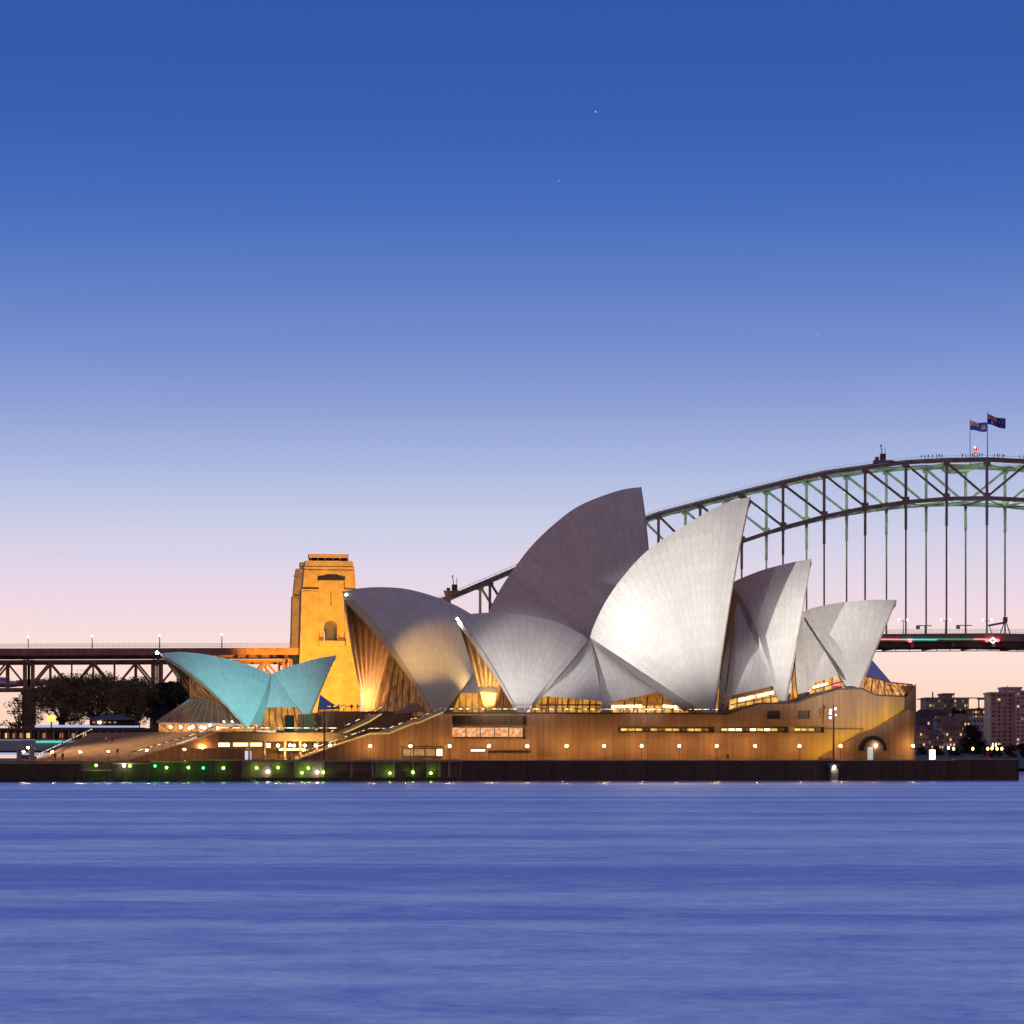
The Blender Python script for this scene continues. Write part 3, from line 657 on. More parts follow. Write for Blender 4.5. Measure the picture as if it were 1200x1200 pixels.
# side shells of the two northern pairs
AP = X(856,684,.6)
g2 = patch(near, AP, X(847,836.5,14.4), X(909,803,13.6), 2.0, nn, mir=AT, bottom=X(857,815,14.2), lb=-.6)
loft(near, [p for p in reversed(N2.ribs[-1][3:])], [X(862,690,1.5),X(880,722,8),X(896,765,11.8),X(909,803,13.7),X(915,828,14)], M_STRIP)
quadpoly(near,'glass_wall',[X(853,836,9),X(918,824,9),X(911,800,9),X(856,815,9)],G_HOT)
mb = MB(); mb.bar(X(856,826,10.5),X(914,815,10.5),.16,.2); part('transom', mb, M_BRONZE, near)
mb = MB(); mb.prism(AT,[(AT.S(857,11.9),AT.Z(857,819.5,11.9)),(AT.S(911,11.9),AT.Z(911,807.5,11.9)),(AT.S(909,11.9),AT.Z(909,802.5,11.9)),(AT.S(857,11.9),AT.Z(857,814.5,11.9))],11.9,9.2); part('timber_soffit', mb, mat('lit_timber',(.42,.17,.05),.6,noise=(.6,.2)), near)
quadpoly(near,'glass_wall',[X(922,838,8),X(938,830,8),X(938,782,6),X(931,782,6)],G_WARM)
quadpoly(near,'glass_wall',[X(836,840,9),X(846,840,9),X(843,790,7),X(839,790,7)],G_WARM)
AP3 = X(940,717,.6)
patch(near, AP3, X(936.5,826,10.5), X(989,789.5,10.8), .5, nn, mir=AT, bottom=X(954,800,10.6), lb=1.3)
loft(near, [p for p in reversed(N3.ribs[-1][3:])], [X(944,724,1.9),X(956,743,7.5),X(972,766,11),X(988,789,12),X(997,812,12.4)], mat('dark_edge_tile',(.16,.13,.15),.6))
quadpoly(near,'glass_wall',[X(945,826,8.5),X(999,808,8.5),X(992,788,8.5),X(953,799,8.5)],G_HOT)
mb = MB(); mb.bar(X(952,808,11),X(994,797,11),.25,.3); mb.bar(X(950,814,11),X(996,803,11),.2,.2); part('transom', mb, M_BRONZE, near)
mb = MB(); mb.prism(AT,[(AT.S(976,10.5),AT.Z(976,809,10.5)),(AT.S(985,10.5),AT.Z(985,809,10.5)),(AT.S(985,10.5),AT.Z(985,797,10.5)),(AT.S(976,10.5),AT.Z(976,797,10.5))],10.5,10.3); part('red_banner', mb, emit('red_lit_banner',(.75,.02,.03),.9), near)
# inner wall seen between the tallest shell and the second pair
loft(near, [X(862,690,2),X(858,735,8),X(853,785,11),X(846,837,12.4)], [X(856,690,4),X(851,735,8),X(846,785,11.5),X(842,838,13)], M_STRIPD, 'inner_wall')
loft(near, [X(856,690,4),X(851,735,8),X(846,785,11.5),X(842,838,13)], [X(866,700,10),X(856,735,13),X(846,785,14),X(840,838,14.5)], M_STRIP, 'inner_wall')
# glazed foyer bulging out at the northern end
fo = [X(1003,807.5,12),X(1027,816,15),X(1059,817.5,15),X(1068,805,6)]; ft = [X(1012,792,8),X(1025,795,10),X(1045,800,9),X(1069,802.5,2)]
M_FOY = window_mat('faceted_foyer_glass', (.30,.06,.01), (1.0,.50,.14), 1.1, .55, 1.7)
mb = MB(); mb.grid([fo, ft], 0, [[(0,0),(5,0),(11,0),(15,0)],[(0,4),(4,5),(9,5),(15,4)]]); part('foyer_glass', mb, M_FOY, near)
mb = MB()
for a_, b_ in zip(fo[:-1], fo[1:]): mb.bar(a_, b_, .35, .35)
for a_, b_ in zip(ft[:-1], ft[1:]): mb.bar(a_, b_, .3, .3)
for k_ in range(13):
    f = k_/12*2.999; i = int(f); f -= i; mb.bar(fo[i].lerp(fo[i+1],f), ft[i].lerp(ft[i+1],f), .12)
part('foyer_frame', mb, M_BRONZE, near)
mb = MB(); mb.add([X(1019,770,-2),X(1044,799,4),X(1012,793,8),X(1030,799,-12)],[(0,2,1),(0,1,3),(0,3,2)]); part('foyer_roof', mb, G_PURP, near)

# farther hall -----------------------------------------------------
far = thing('shell_roofed_concert_hall', 'farther hall with dark violet shells, its open left mouth glowing over lit ribs', 'hall', AC.P(0,0,13.5))
XC = AC.px
C1 = Shell(far, AC, [(402,693.5),(420,689.5),(445,688),(475,690),(505,697.5),(530,707.5),(548,717),(570,732),(585,745)], (512,846), 23, ribw=2.4, th=1.3, glass=G_DIM, gin=.40, label='south-facing shell with glowing ribbed mouth')
C2 = Shell(far, AC, [(751,570.8),(730,573.6),(701.6,582.7),(673,596),(645,618),(622,640.7),(602.5,666),(588,687.5),(574,714),(562,748)], (764,843), 22, ribw=2.4, glass=G_WARM, gin=.07, label='tallest dark violet shell')
Shell(far, AC, [(852,650),(820,660),(795,672),(778,690)], (845,838), 19, glass=G_WARM, gin=.08, label='hidden northern shell')
Shell(far, AC, [(930,700),(905,701),(880,706),(862,715)], (905,826), 17, glass=G_WARM, gin=.08, label='hidden low northern shell')
AF = XC(573,748,.5)
patch(far, AF, XC(540,812,17), XC(585,812,19), 1.5, AC.n, mir=AC)
loft(far, [p for p in reversed(C1.ribs[-1][3:])], [XC(573,752,1.5),XC(556,785,12),XC(540,812,17),XC(528,838,18)], M_STRIP)
mb = MB(); mb.add([XC(530,838,13),XC(600,838,13),XC(600,808,13),XC(540,806,13)],[(0,1,2,3)],0,[(0,0),(14,0),(14,6),(2,6)]); part('glass_wall', mb, G_WARM, far)
# sloping entrance canopy in the mouth
mb = MB(); q_ = [XC(462,834,14),XC(503,831,16),XC(494,823,10),XC(486,822.5,6)]; mb.add(q_+[p-Vector((0,0,.5)) for p in q_],[(0,1,2,3),(7,6,5,4),(0,4,5,1),(1,5,6,2),(2,6,7,3),(3,7,4,0)]); part('entrance_canopy', mb, M_RIM, far)
# cool lamps at the beaks
def tiplamp(parent, p, r=.45):
    mb = MB(); mb.ball(p, r, n=10, h=6); part('beak_lamp', mb, E_TIP, parent)
tiplamp(far, C1.rg[0]+Vector((0,0,-.7))+AC.a*.4+AC.n*1.0, .26); tiplamp(near, S1.rg[0]+Vector((0,0,-.6))+AT.n*.8, .24)

# ------------------------------------------------------------------ restaurant
AR = Axis(26, 655, -50)
XR = AR.px
rest = thing('shell_roofed_restaurant', 'small restaurant pavilion with two turquoise-lit shells back to back', 'restaurant', AR.P(-12,0,11))
R1 = Shell(rest, AR, [(187,765.5),(210,764),(235,766),(262,771),(285,777),(303,784),(317,790)], (290,855), 10.5, tile=M_TEAL, Rad=40, ribw=1.5, th=.6, label='long left-facing turquoise shell')
R2 = Shell(rest, AR, [(394,768),(375,771),(352,777),(332,784),(319,789.5)], (360,846), 9.5, tile=M_TEAL, Rad=40, ribw=1.5, th=.6, glass=G_DIM, gin=.12, label='shorter right-facing turquoise shell')
AA = XR(318,789,.3)
patch(rest, AA, XR(312,829,7.0), XR(352,829,7.0), .6, AR.n, mt=M_TEAL, mir=AR, th=.3)
loft(rest, [p for p in reversed(R1.ribs[-1][3:])], [XR(317.5,791,.6),XR(315,810,4),XR(312,829,7),XR(306,851,8)], mat('teal_lit_edge_tile',(.34,.46,.40),.5))  # turquoise light put into the colour of the edge tile
loft(rest, [p for p in reversed(R2.ribs[-1][3:])], [XR(319,791,.6),XR(335,809,4),XR(351,828,7),XR(355,840,8)], mat('shaded_edge_tile',(.30,.33,.30),.6))  # same edge tile, with shade put into its colour
mb = MB(); mb.add([XR(300,856,5),XR(360,856,5),XR(353,826,5),XR(310,826,5)],[(0,1,2,3)],0,[(0,0),(11,0),(11,5),(2,5)]); part('glass_wall', mb, G_WARM, rest)
mb = MB(); mb.prism(AR,[(AR.S(355,9.5),5),(AR.S(367.5,9.5),5),(AR.S(367.5,9.5),AR.Z(367,837,9.5)),(AR.S(355,9.5),AR.Z(355,837,9.5))],10.4,6.5); part('shell_pedestal', mb, M_PODIUM, rest)
mb = MB(); mb.prism(AR,[(AR.S(336.5,11),GZ),(AR.S(344,11),GZ),(AR.S(344,11),AR.Z(340,838,11)),(AR.S(336.5,11),AR.Z(340,838,11))],11.5,9.5); part('service_column', mb, M_VOID, rest)
# glass apron of the left mouth with bronze ribs
ap0, ap1 = [XR(184,846,13),XR(222,820,5)], [XR(283,849,9.5),XR(264,817,3)]
mb = MB(); n = 11; g = []
for k_ in range(n+1): f = k_/n; g.append([ap0[0].lerp(ap1[0],f), ap0[1].lerp(ap1[1],f)])
mb.grid(g, 0, [[(k_*1.3,0),(k_*1.3,5)] for k_ in range(n+1)]); part('glass_apron', mb, window_mat('apron_glass',(.035,.02,.02),(.20,.09,.045),.8,.3), rest)
for k_ in range(n+1): mb = MB(); mb.bar(g[k_][0]+Vector((0,0,.12)), g[k_][1]+Vector((0,0,.12)), .16, .22); part('apron_rib', mb, mat('apron_rib',(.34,.24,.18),.5), rest)
mb = MB(); mb.bar(ap0[0],ap1[0],.3,.25); mb.bar(ap0[0],ap0[1],.3,.25); part('apron_edge', mb, mat('pale_edge',(.5,.5,.6),.4), rest)
mb = MB(); mb.add([XR(222,820,4),XR(262,828,6),XR(240,800,2),XR(221,793,.5)],[(0,1,2,3)],0,[(0,0),(8,0),(8,6),(0,6)]); part('mouth_glass', mb, G_DIM, rest)
mb = MB(); mb.add([XR(186,858,12),XR(300,858,7),XR(300,847,7),XR(186,847,12)],[(0,1,2,3)],0,[(0,0),(22,0),(22,2.5),(0,2.5)]); part('dining_window', mb, window_mat('dining_room_glass',(.10,.02,.006),(1,.42,.10),1.1,.9), rest)
mb = MB(); mb.add([XR(375,814,2),XR(399,831,6),XR(372,832,9)],[(0,1,2)]); mb.add([XR(375,814,2),XR(399,831,6),XR(385,829,-8)],[(0,2,1)]); part('glass_roof', mb, G_PURP, rest)
mb = MB(); mb.add([XR(372,832,8),XR(398,832,5.5),XR(396,838,5.5),XR(372,838,8)],[(0,1,2,3)],0,[(0,0),(5,0),(5,1),(0,1)]); part('dining_window', mb, G_WARM, rest)
tiplamp(rest, R1.rg[0]+Vector((0,0,.1))-AR.a*.6, .36)
for k_, (x, y) in enumerate(((200,852),(212,852),(226,851.5),(236,852),(246,850),(262,846.5),(272,846),(282,846.5),(255,853),(240,853),(222,853.5))):
    mb = MB(); mb.ball(XR(x,y,12.5-((x-186)/114*5)+.4), .28, n=8, h=5); part('table_lamp', mb, E_LAMPW, rest)

# ------------------------------------------------------------------ lower concourse between restaurant and water
conc = thing('concourse_building', 'open-fronted lower concourse with glowing ceiling panels below the turquoise shells', 'building', AT.P(AT.S(300,12),12,GZ))
OC = 12
Sx = lambda x, o=OC: AT.S(x, o); Zx = lambda x, y, o=OC: AT.Z(x, y, o)
mb = MB(); mb.prism(AT,[(Sx(246),Zx(300,868.5)),(Sx(420),Zx(300,868.5)),(Sx(420),Zx(300,858.5)),(Sx(246),Zx(300,858.5))],OC,OC-34); part('roof_slab', mb, mat('ochre_fascia',(.22,.17,.09),.7,noise=(.5,.2)), conc)
mb = MB(); mb.prism(AT,[(Sx(235),GZ),(Sx(425),GZ),(Sx(425),Zx(300,868.6)),(Sx(235),Zx(300,868.6))],OC-9,OC-10); part('back_wall', mb, M_PODIUM, conc)
for (x0,x1,y0,y1) in ((244,269,870.5,875),(273,307,870.5,874.5),(311,317,871,876),(327,358,877,879.5)):
    mb = MB(); o_2 = OC-5; mb.prism(AT,[(AT.S(x0,o_2),AT.Z(x0,y1,o_2)),(AT.S(x1,o_2),AT.Z(x1,y1,o_2)),(AT.S(x1,o_2),AT.Z(x1,y0,o_2)),(AT.S(x0,o_2),AT.Z(x0,y0,o_2))],o_2,o_2-.3); part('light_panel', mb, emit('ceiling_light_panel',(1.0,.84,.42),2.6), conc)
mb = MB(); mb.prism(AT,[(Sx(212,OC+6),GZ),(Sx(287,OC+6),GZ),(Sx(287,OC+6),Zx(250,877,OC+6)),(Sx(212,OC+6),Zx(250,877,OC+6))],OC+6,OC+5.5); part('low_wall', mb, M_PODIUM, conc)
mb = MB(); mb.prism(AT,[(Sx(288,OC),GZ),(Sx(298,OC),GZ),(Sx(298,OC),Zx(298,880)),(Sx(288,OC),Zx(288,880))],OC-6,OC-6.2); part('poster_panel', mb, emit('blue_white_poster',(.62,.62,.95),.9), conc)
for x in (250,272,292,311,334,352,372,392): mb = MB(); s = AT.S(x,OC-.6); mb.prism(AT,[(s-.22,GZ),(s+.22,GZ),(s+.22,Zx(300,868.6)),(s-.22,Zx(300,868.6))],OC-.4,OC-.9); part('column', mb, M_RIM, conc)
rail([(Sx(252),Zx(300,858.5)),(Sx(400),Zx(300,858.5))], OC-.3, conc, h=1.0, seg=.15)
# ramp parapet on the left of it
q = [(Sx(x,OC+2),Zx(x,y,OC+2)) for x,y in ((152,889),(168,884.5),(206,873.5),(212,872.5),(247,860),(256,857.5))]
mb = MB(); mb.prism(AT,[(q[0][0],GZ)]+q+[(q[-1][0],GZ)],OC+2,OC+1.2); part('ramp_wall', mb, M_PODIUM, conc)
mb = MB()
for a_, b_ in zip(q[:-1], q[1:]): mb.bar(AT.P(a_[0],OC+2.05,a_[1]), AT.P(b_[0],OC+2.05,b_[1]), .3, .35)
part('ramp_coping', mb, M_COPE, conc)
rail(q, OC+1, conc, h=1.2, dash=1.0, gap=.7)

# broad forecourt steps rising to the right -------------------------------------
A_, B_, C_, D_ = AT.px(40,889.5,16), AT.px(152,889.5,16), AT.px(250,857,-14), AT.px(108,858,-62)
mb = MB(); nS = 26; prevz = GZ
for k_ in range(nS):
    f0, f1 = k_/nS, (k_+1)/nS
    a0_, b0_ = A_.lerp(D_, f0), B_.lerp(C_, f0); a1_, b1_ = A_.lerp(D_, f1), B_.lerp(C_, f1); z = GZ+(AT.px(180,857,-30).z-GZ)*f1*.98
    vs = [Vector((p.x,p.y,zz)) for zz in (prevz, z) for p in (a0_, b0_)]+[Vector((p.x,p.y,z)) for p in (a1_, b1_)]
    mb.add(vs, [(0,1,3,2),(2,3,5,4)]); prevz = z
fc = struct('forecourt_steps', mb, M_STEP)
TZ = prevz
mb = MB(); pts_ = [Vector((p.x,p.y,TZ)) for p in (D_, C_, AT.px(300,857,-14), AT.px(330,857,-70), AT.px(120,857,-110))]
mb.add(pts_, [(0,1,2,3,4)]); struct('upper_forecourt', mb, M_STEP)
mb = MB(); fr = thing('step_railing', 'thin lit railing down the left edge of the broad forecourt steps', 'railing', A_)
P0, P1 = Vector((A_.x,A_.y,GZ)), Vector((D_.x,D_.y,TZ)); lb = MB()
for k_ in range(30):
    p = P0.lerp(P1, k_/29); mb.bar(p, p+Vector((0,0,1.1)), .07)
mb.bar(P0+Vector((0,0,1.1)), P1+Vector((0,0,1.1)), .12); lb.bar(P0+Vector((0,0,.98)), P1+Vector((0,0,.98)), .15); part('post', mb, M_DARK, fr); part('rail_light', lb, E_RAIL, fr)

# ------------------------------------------------------------------ lamps
def lamp_post(h=3.0, r=.24, em=E_LAMP, name='street_lamp'):
    t_ = thing(name, '', 'street lamp', (0,0,0))
    mb = MB(); mb.lathe((0,0,0),[(.001,0),(.16,0),(.16,.15),(.07,.3),(.05,h-.2),(.09,h-.12),(.001,h-.1)],8); part('post', mb, M_DARK, t_)
    mb = MB(); mb.ball((0,0,h+r*.85), r, n=12, h=8); part('globe', mb, em, t_, smooth=True)
    mb = MB(); mb.lathe((0,0,h-.05),[(.001,0),(.12,0),(.12,.1),(.001,.12)],8); part('collar', mb, M_DARK, t_)
    return t_
lp0 = lamp_post(); first = True
LX = [434,481,527,573,618,664,708,752,796,840,885,937,985,1070]
ords = ['below the foot of the left stair slope','over the grey-paned ground window','at the right end of the grey-paned ground window','right of the small white window','under the right end of the rose-lit window band','left of the central pier, on blank wall','under the central pier','under the left end of the long yellow window slot','under the right half of the long yellow window slot','under the gap between the two long window slots','under the right half of the white-paned slot','under the short yellow window slot','right of the tall mast of floodlights','at the far right corner of the podium']
for x, dsc in zip(LX, ords):
    o = lp0 if first else copy_tree(lp0); first = False
    p = AT.px(x, 874, 25.0 if x < 960 else 27.6); o.location = (p.x, p.y, GZ); s_ = (p.z-GZ)/(3.0+.255); o.scale = (1,1,s_)
    tag(o, 'warm globe lamp on the promenade '+dsc, 'street lamp', 'globe lamps along the podium wall')
for x, y, dsc in ((61,881,'at the foot of the forecourt steps, next to the stone gateposts'),(94,881,'in front of the orange forecourt steps, left of the two walkers'),(127,880.5,'in front of the orange forecourt steps, below the two walkers'),(172,879,'beside the lit ramp railing'),(216,878,'left of the glowing ceiling panels'),(28,881,'between the two stone gateposts'),(33,876,'raised behind the stone gateposts')):
    o = copy_tree(lp0); off_ = 31 if x < 150 else 24; p = AT.px(x, y, off_); o.location = (p.x,p.y,GZ); o.scale = (1,1,(p.z-GZ)/3.25)
    tag(o, 'warm globe lamp '+dsc, 'street lamp', 'globe lamps on the left forecourt')
for x, y, dsc in ((326,873.5,'first right of the ceiling panels'),(340,873,'left one of the close pair in the concourse'),(344.5,873.5,'right one of the close pair in the concourse'),(357,873.5,'left of the dark mast, second lamp'),(370,873.5,'left of the dark mast, nearest it'),(387,873.5,'just right of the dark mast'),(237,876.5,'small one left of the ceiling panels')):
    o = copy_tree(lp0); p = AT.px(x, y, 14.5); o.location = (p.x,p.y,GZ); o.scale = (1,1,(p.z-GZ)/3.25)
    tag(o, 'warm globe lamp in the lower concourse, '+dsc, 'street lamp', 'globe lamps in the lower concourse')
# green and white quay lamps under the wall
def quay_lamp(em, r=.3):
    t_ = thing('quay_lamp', '', 'lamp', (0,0,0)); mb = MB(); mb.ball((0,-.35,0), r, n=12, h=8); part('bulb', mb, em, t_, smooth=True)
    mb = MB(); mb.bar((0,.6,0),(0,-.2,0),.1); mb.lathe((0,-.2,-.12),[(.02,0),(.16,0),(.16,.24),(.02,.24)],8); part('bracket', mb, M_DARK, t_); return t_
ql = {'g':quay_lamp(E_GREEN,.24),'t':quay_lamp(E_GREENB,.22),'w':quay_lamp(E_WHITE,.30)}; used = set()
QL = [(113,897,'g','green','alone by the water steps'),(145.5,897,'w','white','left of a green one, right of the water steps'),(152.5,897.5,'g','green','touching the white lamp right of the water steps'),(182,897.5,'t','blue-green','first on the second mossy bay'),(195.5,899.5,'g','green','second on the second mossy bay'),(221,899.5,'g','green','on the joint of two mossy bays'),(238.5,900,'t','blue-green','small one mid way along the third mossy bay'),(262,900,'g','green','last before the boat landing'),
      (301,900,'g','green','first inside the boat landing'),(314,904.5,'w','white','brightest, inside the boat landing'),(326,899.5,'g','dim green','just right of the brightest white lamp'),(354,905.5,'g','green','low, left of the dark mast'),(361.5,900,'g','green','high, left of the dark mast'),(372,905,'w','white','narrow, next to the foot of the mast'),(379,905,'g','green','right under the tall dark mast'),
      (457,906,'g','green','left one of three between columns'),(484,905,'g','green','middle one of three between columns'),(505,906,'g','green','right one of three between columns')]
for x, y, c, nm, dsc in QL:
    o = copy_tree(ql[c]) if c in used else ql[c]; used.add(c)
    o.location = AT.px(x, y, SW-.9 if x > 283 else SW+.55)
    if x > 283: o.rotation_euler = (0,0,0)
    tag(o, '%s starry quay lamp %s' % (nm, dsc), 'lamp', 'quay lamps above the water')
# slim masts
def mast(name, label, x, ytop, off, heads):
    b = AT.px(x, 889, off); t_ = thing(name, label, 'mast', (b.x,b.y,GZ)); zt_ = AT.Z(x, ytop, off)
    mb = MB(); mb.tube([(b.x,b.y,GZ),(b.x,b.y,zt_)],[.26,.13],8); part('pole', mb, M_DARK, t_)
    for (dx, dy, r, em) in heads:
        q_ = AT.px(x+dx, ytop+dy, off); mb = MB(); mb.ball(q_, r, n=8, h=6); h_ = part('lamp_head', mb, em, t_)
        mb = MB(); mb.bar(q_, (b.x,b.y,q_.z), .12); part('arm', mb, M_DARK, h_)
    return t_
E_MASTW = emit('cool_mast_lamp',(.72,.76,1.0),5)
mast('light_mast','tall dark mast with a cluster of cool floodlights before the right stair',977,826,31,[(1.8,4.5,.28,E_MASTW),(-3.5,6.5,.28,E_MASTW),(-4,10,.28,E_MASTW),(-4,15,.28,E_MASTW),(2.5,12,.18,E_MASTW)])
mast('dark_mast','tall bare dark mast rising from the boat landing before the concourse',380,832,33,[])
# lit marker pier under the floodlight mast
p = AT.px(977,912,SW+1); t_ = thing('marker_pier','pale lit concrete marker pier at the water under the floodlight mast','pier',(p.x,p.y,0))
mb = MB(); mb.box((p.x,p.y,1.2),(1.5,1.2,2.6),0,AT); part('shaft', mb, M_COPE, t_)
mb = MB(); mb.add([Vector((p.x-1.9,p.y-.6,3.6)),Vector((p.x+1.9,p.y-.6,3.6)),Vector((p.x+.6,p.y-.6,2.5)),Vector((p.x-.6,p.y-.6,2.5)),Vector((p.x-1.9,p.y+.3,3.6)),Vector((p.x+1.9,p.y+.3,3.6)),Vector((p.x+.6,p.y+.3,2.5)),Vector((p.x-.6,p.y+.3,2.5))],[(0,3,2,1),(4,5,6,7),(0,1,5,4),(2,3,7,6),(0,4,7,3),(1,2,6,5)]); part('bracket_head', mb, M_DARK, t_)
mb = MB(); mb.ball((p.x,p.y-.9,2.75), .3, n=10, h=6); part('lamp', mb, E_WHITE, t_)
# stone gateposts at the left
for x, dsc in ((22.5,'left one'),(37.5,'right one')):
    b = AT.px(x,892,33); t_ = thing('gatepost','brown stone gatepost with pointed cap, %s of the pair at far left'%dsc,'gatepost',(b.x,b.y,GZ),'stone gateposts')
    zt_ = AT.Z(x,878,33)
    mb = MB(); mb.box((b.x,b.y,(GZ+zt_)/2),(1.0,1.0,zt_-GZ),0,AT); part('shaft', mb, M_COPE, t_)
    mb = MB(); mb.lathe((b.x,b.y,zt_),[(.75,0),(.75,.15),(.35,.45),(.12,.6),(.12,.8),(.001,1.1)],8); part('cap', mb, M_RIM, t_)
# the kiosk glowing white at the right
b = AT.px(1092.5,889,30); t_ = thing('lit_kiosk','glowing white kiosk standing on the bare quay right of the podium','kiosk',(b.x,b.y,GZ))
zt_ = AT.Z(1092,878.5,30); mb = MB(); mb.box((b.x,b.y,(GZ+zt_)/2),(.95,.95,zt_-GZ-.1),0,AT); part('light_box', mb, emit('kiosk_glow',(.95,1,.72),5), t_)
mb = MB(); mb.box((b.x,b.y,zt_+.05),(1.4,1.4,.15),0,AT); mb.box((b.x,b.y,GZ+.06),(1.4,1.4,.12),0,AT); part('frame', mb, M_DARK, t_)
b = AT.px(1157,889,34); mb = MB(); mb.lathe((b.x,b.y,GZ+.3),[(.5,0),(.42,.5),(.12,1.2),(.08,1.9),(.001,2.0)],10); mb.box((b.x,b.y,GZ+.15),(1.1,1.1,.3))
solo('harbour_beacon', mb, mat('red_paint',(.55,.02,.02),.5), 'small red cone-shaped beacon at the right tip of the quay', 'beacon', loc=(b.x,b.y,GZ))

# ------------------------------------------------------------------ people
def person_mesh(name, cloth, legs, skin):
    me = bpy.data.meshes.new(name)
    J = [(0,0,.95),(0,0,1.15),(0,0,1.38),(0,0,1.50),(0,.01,1.62),(0,.01,1.74),
         (.10,0,.90),(.12,-.12,.50),(.12,-.02,.09),(.12,-.14,.04),(-.10,0,.90),(-.12,.10,.50),(-.12,.20,.10),(-.12,.10,.05),
         (.19,0,1.40),(.25,.06,1.12),(.25,-.06,.88),(-.19,0,1.40),(-.25,-.05,1.12),(-.24,-.14,.90)]
    Ed = [(0,1),(1,2),(2,3),(3,4),(4,5),(0,6),(6,7),(7,8),(8,9),(0,10),(10,11),(11,12),(12,13),(2,14),(14,15),(15,16),(2,17),(17,18),(18,19)]
    Rr = [.15,.14,.16,.055,.095,.08,.10,.07,.045,.04,.10,.07,.045,.04,.07,.05,.035,.07,.05,.035]
    me.from_pydata(J, Ed, []); o = bpy.data.objects.new(name, me); C.objects.link(o); md = o.modifiers.new('skin','SKIN')
    for v, r in zip(me.skin_vertices[0].data, Rr): v.radius = (r, r)
    me.skin_vertices[0].data[0].use_root = True
    o.modifiers.new('sub','SUBSURF').levels = 1; bpy.context.view_layer.update()
    m2 = bpy.data.meshes.new_from_object(o.evaluated_get(bpy.context.evaluated_depsgraph_get())); bpy.data.objects.remove(o)
    m2.materials.clear()
    for x in (cloth, legs, skin): m2.materials.append(x)
    for pl in m2.polygons: pl.material_index = 2 if pl.center.z > 1.48 else (0 if pl.center.z > .92 or abs(pl.center.x) > .2 else 1)
    return m2
M_SKIN = mat('skin',(.35,.2,.14),.6)
ppl = {'dark':person_mesh('person', mat('dark_coat',(.02,.02,.03),.8), mat('dark_trousers',(.02,.02,.02),.8), M_SKIN),
       'tan':person_mesh('person', mat('tan_coat',(.35,.2,.1),.8), mat('blue_trousers',(.03,.04,.08),.8), M_SKIN)}
def person(loc, kind, label, rz=0, group=None, s=1):
    o = bpy.data.objects.new('person', ppl[kind]); C.objects.link(o); o.location = loc; o.rotation_euler = (0,0,rz); o.scale = (s,s,s)
    return tag(o, label, 'person', group)
def on_steps(x, y):
    # walk the view ray to the sloping steps
    best = None
    for k_ in range(400):
        f = k_/400; z = GZ+(TZ-GZ)*f
        for g_ in range(40):
            p = A_.lerp(D_,f).lerp(B_.lerp(C_,f), g_/39); px_ = 600+FPX*p.x/p.y; py_ = HY-FPX*(z-EYE)/p.y
            d = (px_-x)**2+(py_-y)**2
            if best is None or d < best[0]: best = (d, Vector((p.x,p.y,z+.02)))
    return best[1]
person(on_steps(124.5,872.5),'tan','person in a tan coat walking up the forecourt steps, left of the pair',2.6)
person(on_steps(131.5,872.5),'dark','person in dark clothes walking up the forecourt steps, right of the pair',2.4)
person(on_steps(138,886.5),'dark','person in dark clothes alone low on the forecourt steps',.6)
p = AT.px(853,889,33); person((p.x,p.y,GZ),'dark','person in dark clothes standing at the quay edge below the white-paned windows',.4)
for x, d in ((64.5,'left'),(73.5,'right')):
    p = AT.px(x,889,36); person((p.x,p.y,GZ),'dark','person in dark clothes behind the far-left seawall, %s of the two'%d,.3)
for k_, (x, d) in enumerate(((391,'leftmost of the row'),(397,'second from the left'),(403,'middle of the row'),(412,'second from the right'),(419,'rightmost of the row'))):
    p = AT.px(x,833,-20.8); person((p.x,p.y,AT.Z(384,833.5,-20)+.01),'dark','small dark figure on the upper terrace before the orange pylon, %s'%d,k_)
p = AT.px(541.5,837,18); person((p.x,p.y,SZ(560,836.6)[1]+.0),'dark','person in dark clothes on the podium deck beside the left mouth of the nearer hall',.4)

# ------------------------------------------------------------------ bridge
YC = 1230.0; XCR = (1156.5-600)/FPX*YC
AB = Axis(8.5, YC, XCR)         # near truss plane; s = 0 at the crown, off negative = away
bridge = thing('arch_bridge', 'steel arch bridge with hangers and a lattice arch behind the white shells', 'bridge', AB.P(0,0,0))
tp = [(520,701),(560,684.5),(600,666),(757,604),(850,579.6),(960,553),(1028,543.5),(1060,540),(1107,537.6),(1157,536.8)]
tab = sorted([(-AB.S(x,0), AB.Z(x,y,0)) for x,y in tp])
def ztop(s):
    s = abs(s)
    if s >= tab[-1][0]: return tab[-1][1]+(s-tab[-1][0])*(tab[-1][1]-tab[-2][1])/(tab[-1][0]-tab[-2][0])*.6
    for (a, z0_), (b_, z1_) in zip(tab[:-1], tab[1:]):
        if a <= s <= b_:
            # smooth the chord with a local quadratic blend
            f = (s-a)/(b_-a) if b_ > a else 0; return z0_+(z1_-z0_)*f
    return tab[0][1]
zbot = lambda s: 116-(s/251.5)**2*108
dk = [(-700,47.1),(-420,49.2),(-270,50.4),(-130,56.2),(0,57.9),(130,56.2),(400,51)]
def zdeck(s):
    for (a, z0_), (b_, z1_) in zip(dk[:-1], dk[1:]):
        if a <= s <= b_: return z0_+(z1_-z0_)*(s-a)/(b_-a)
    return 50
PL = 18.05; nodes = [i*PL for i in range(-14, 9)]
WB = 30.0
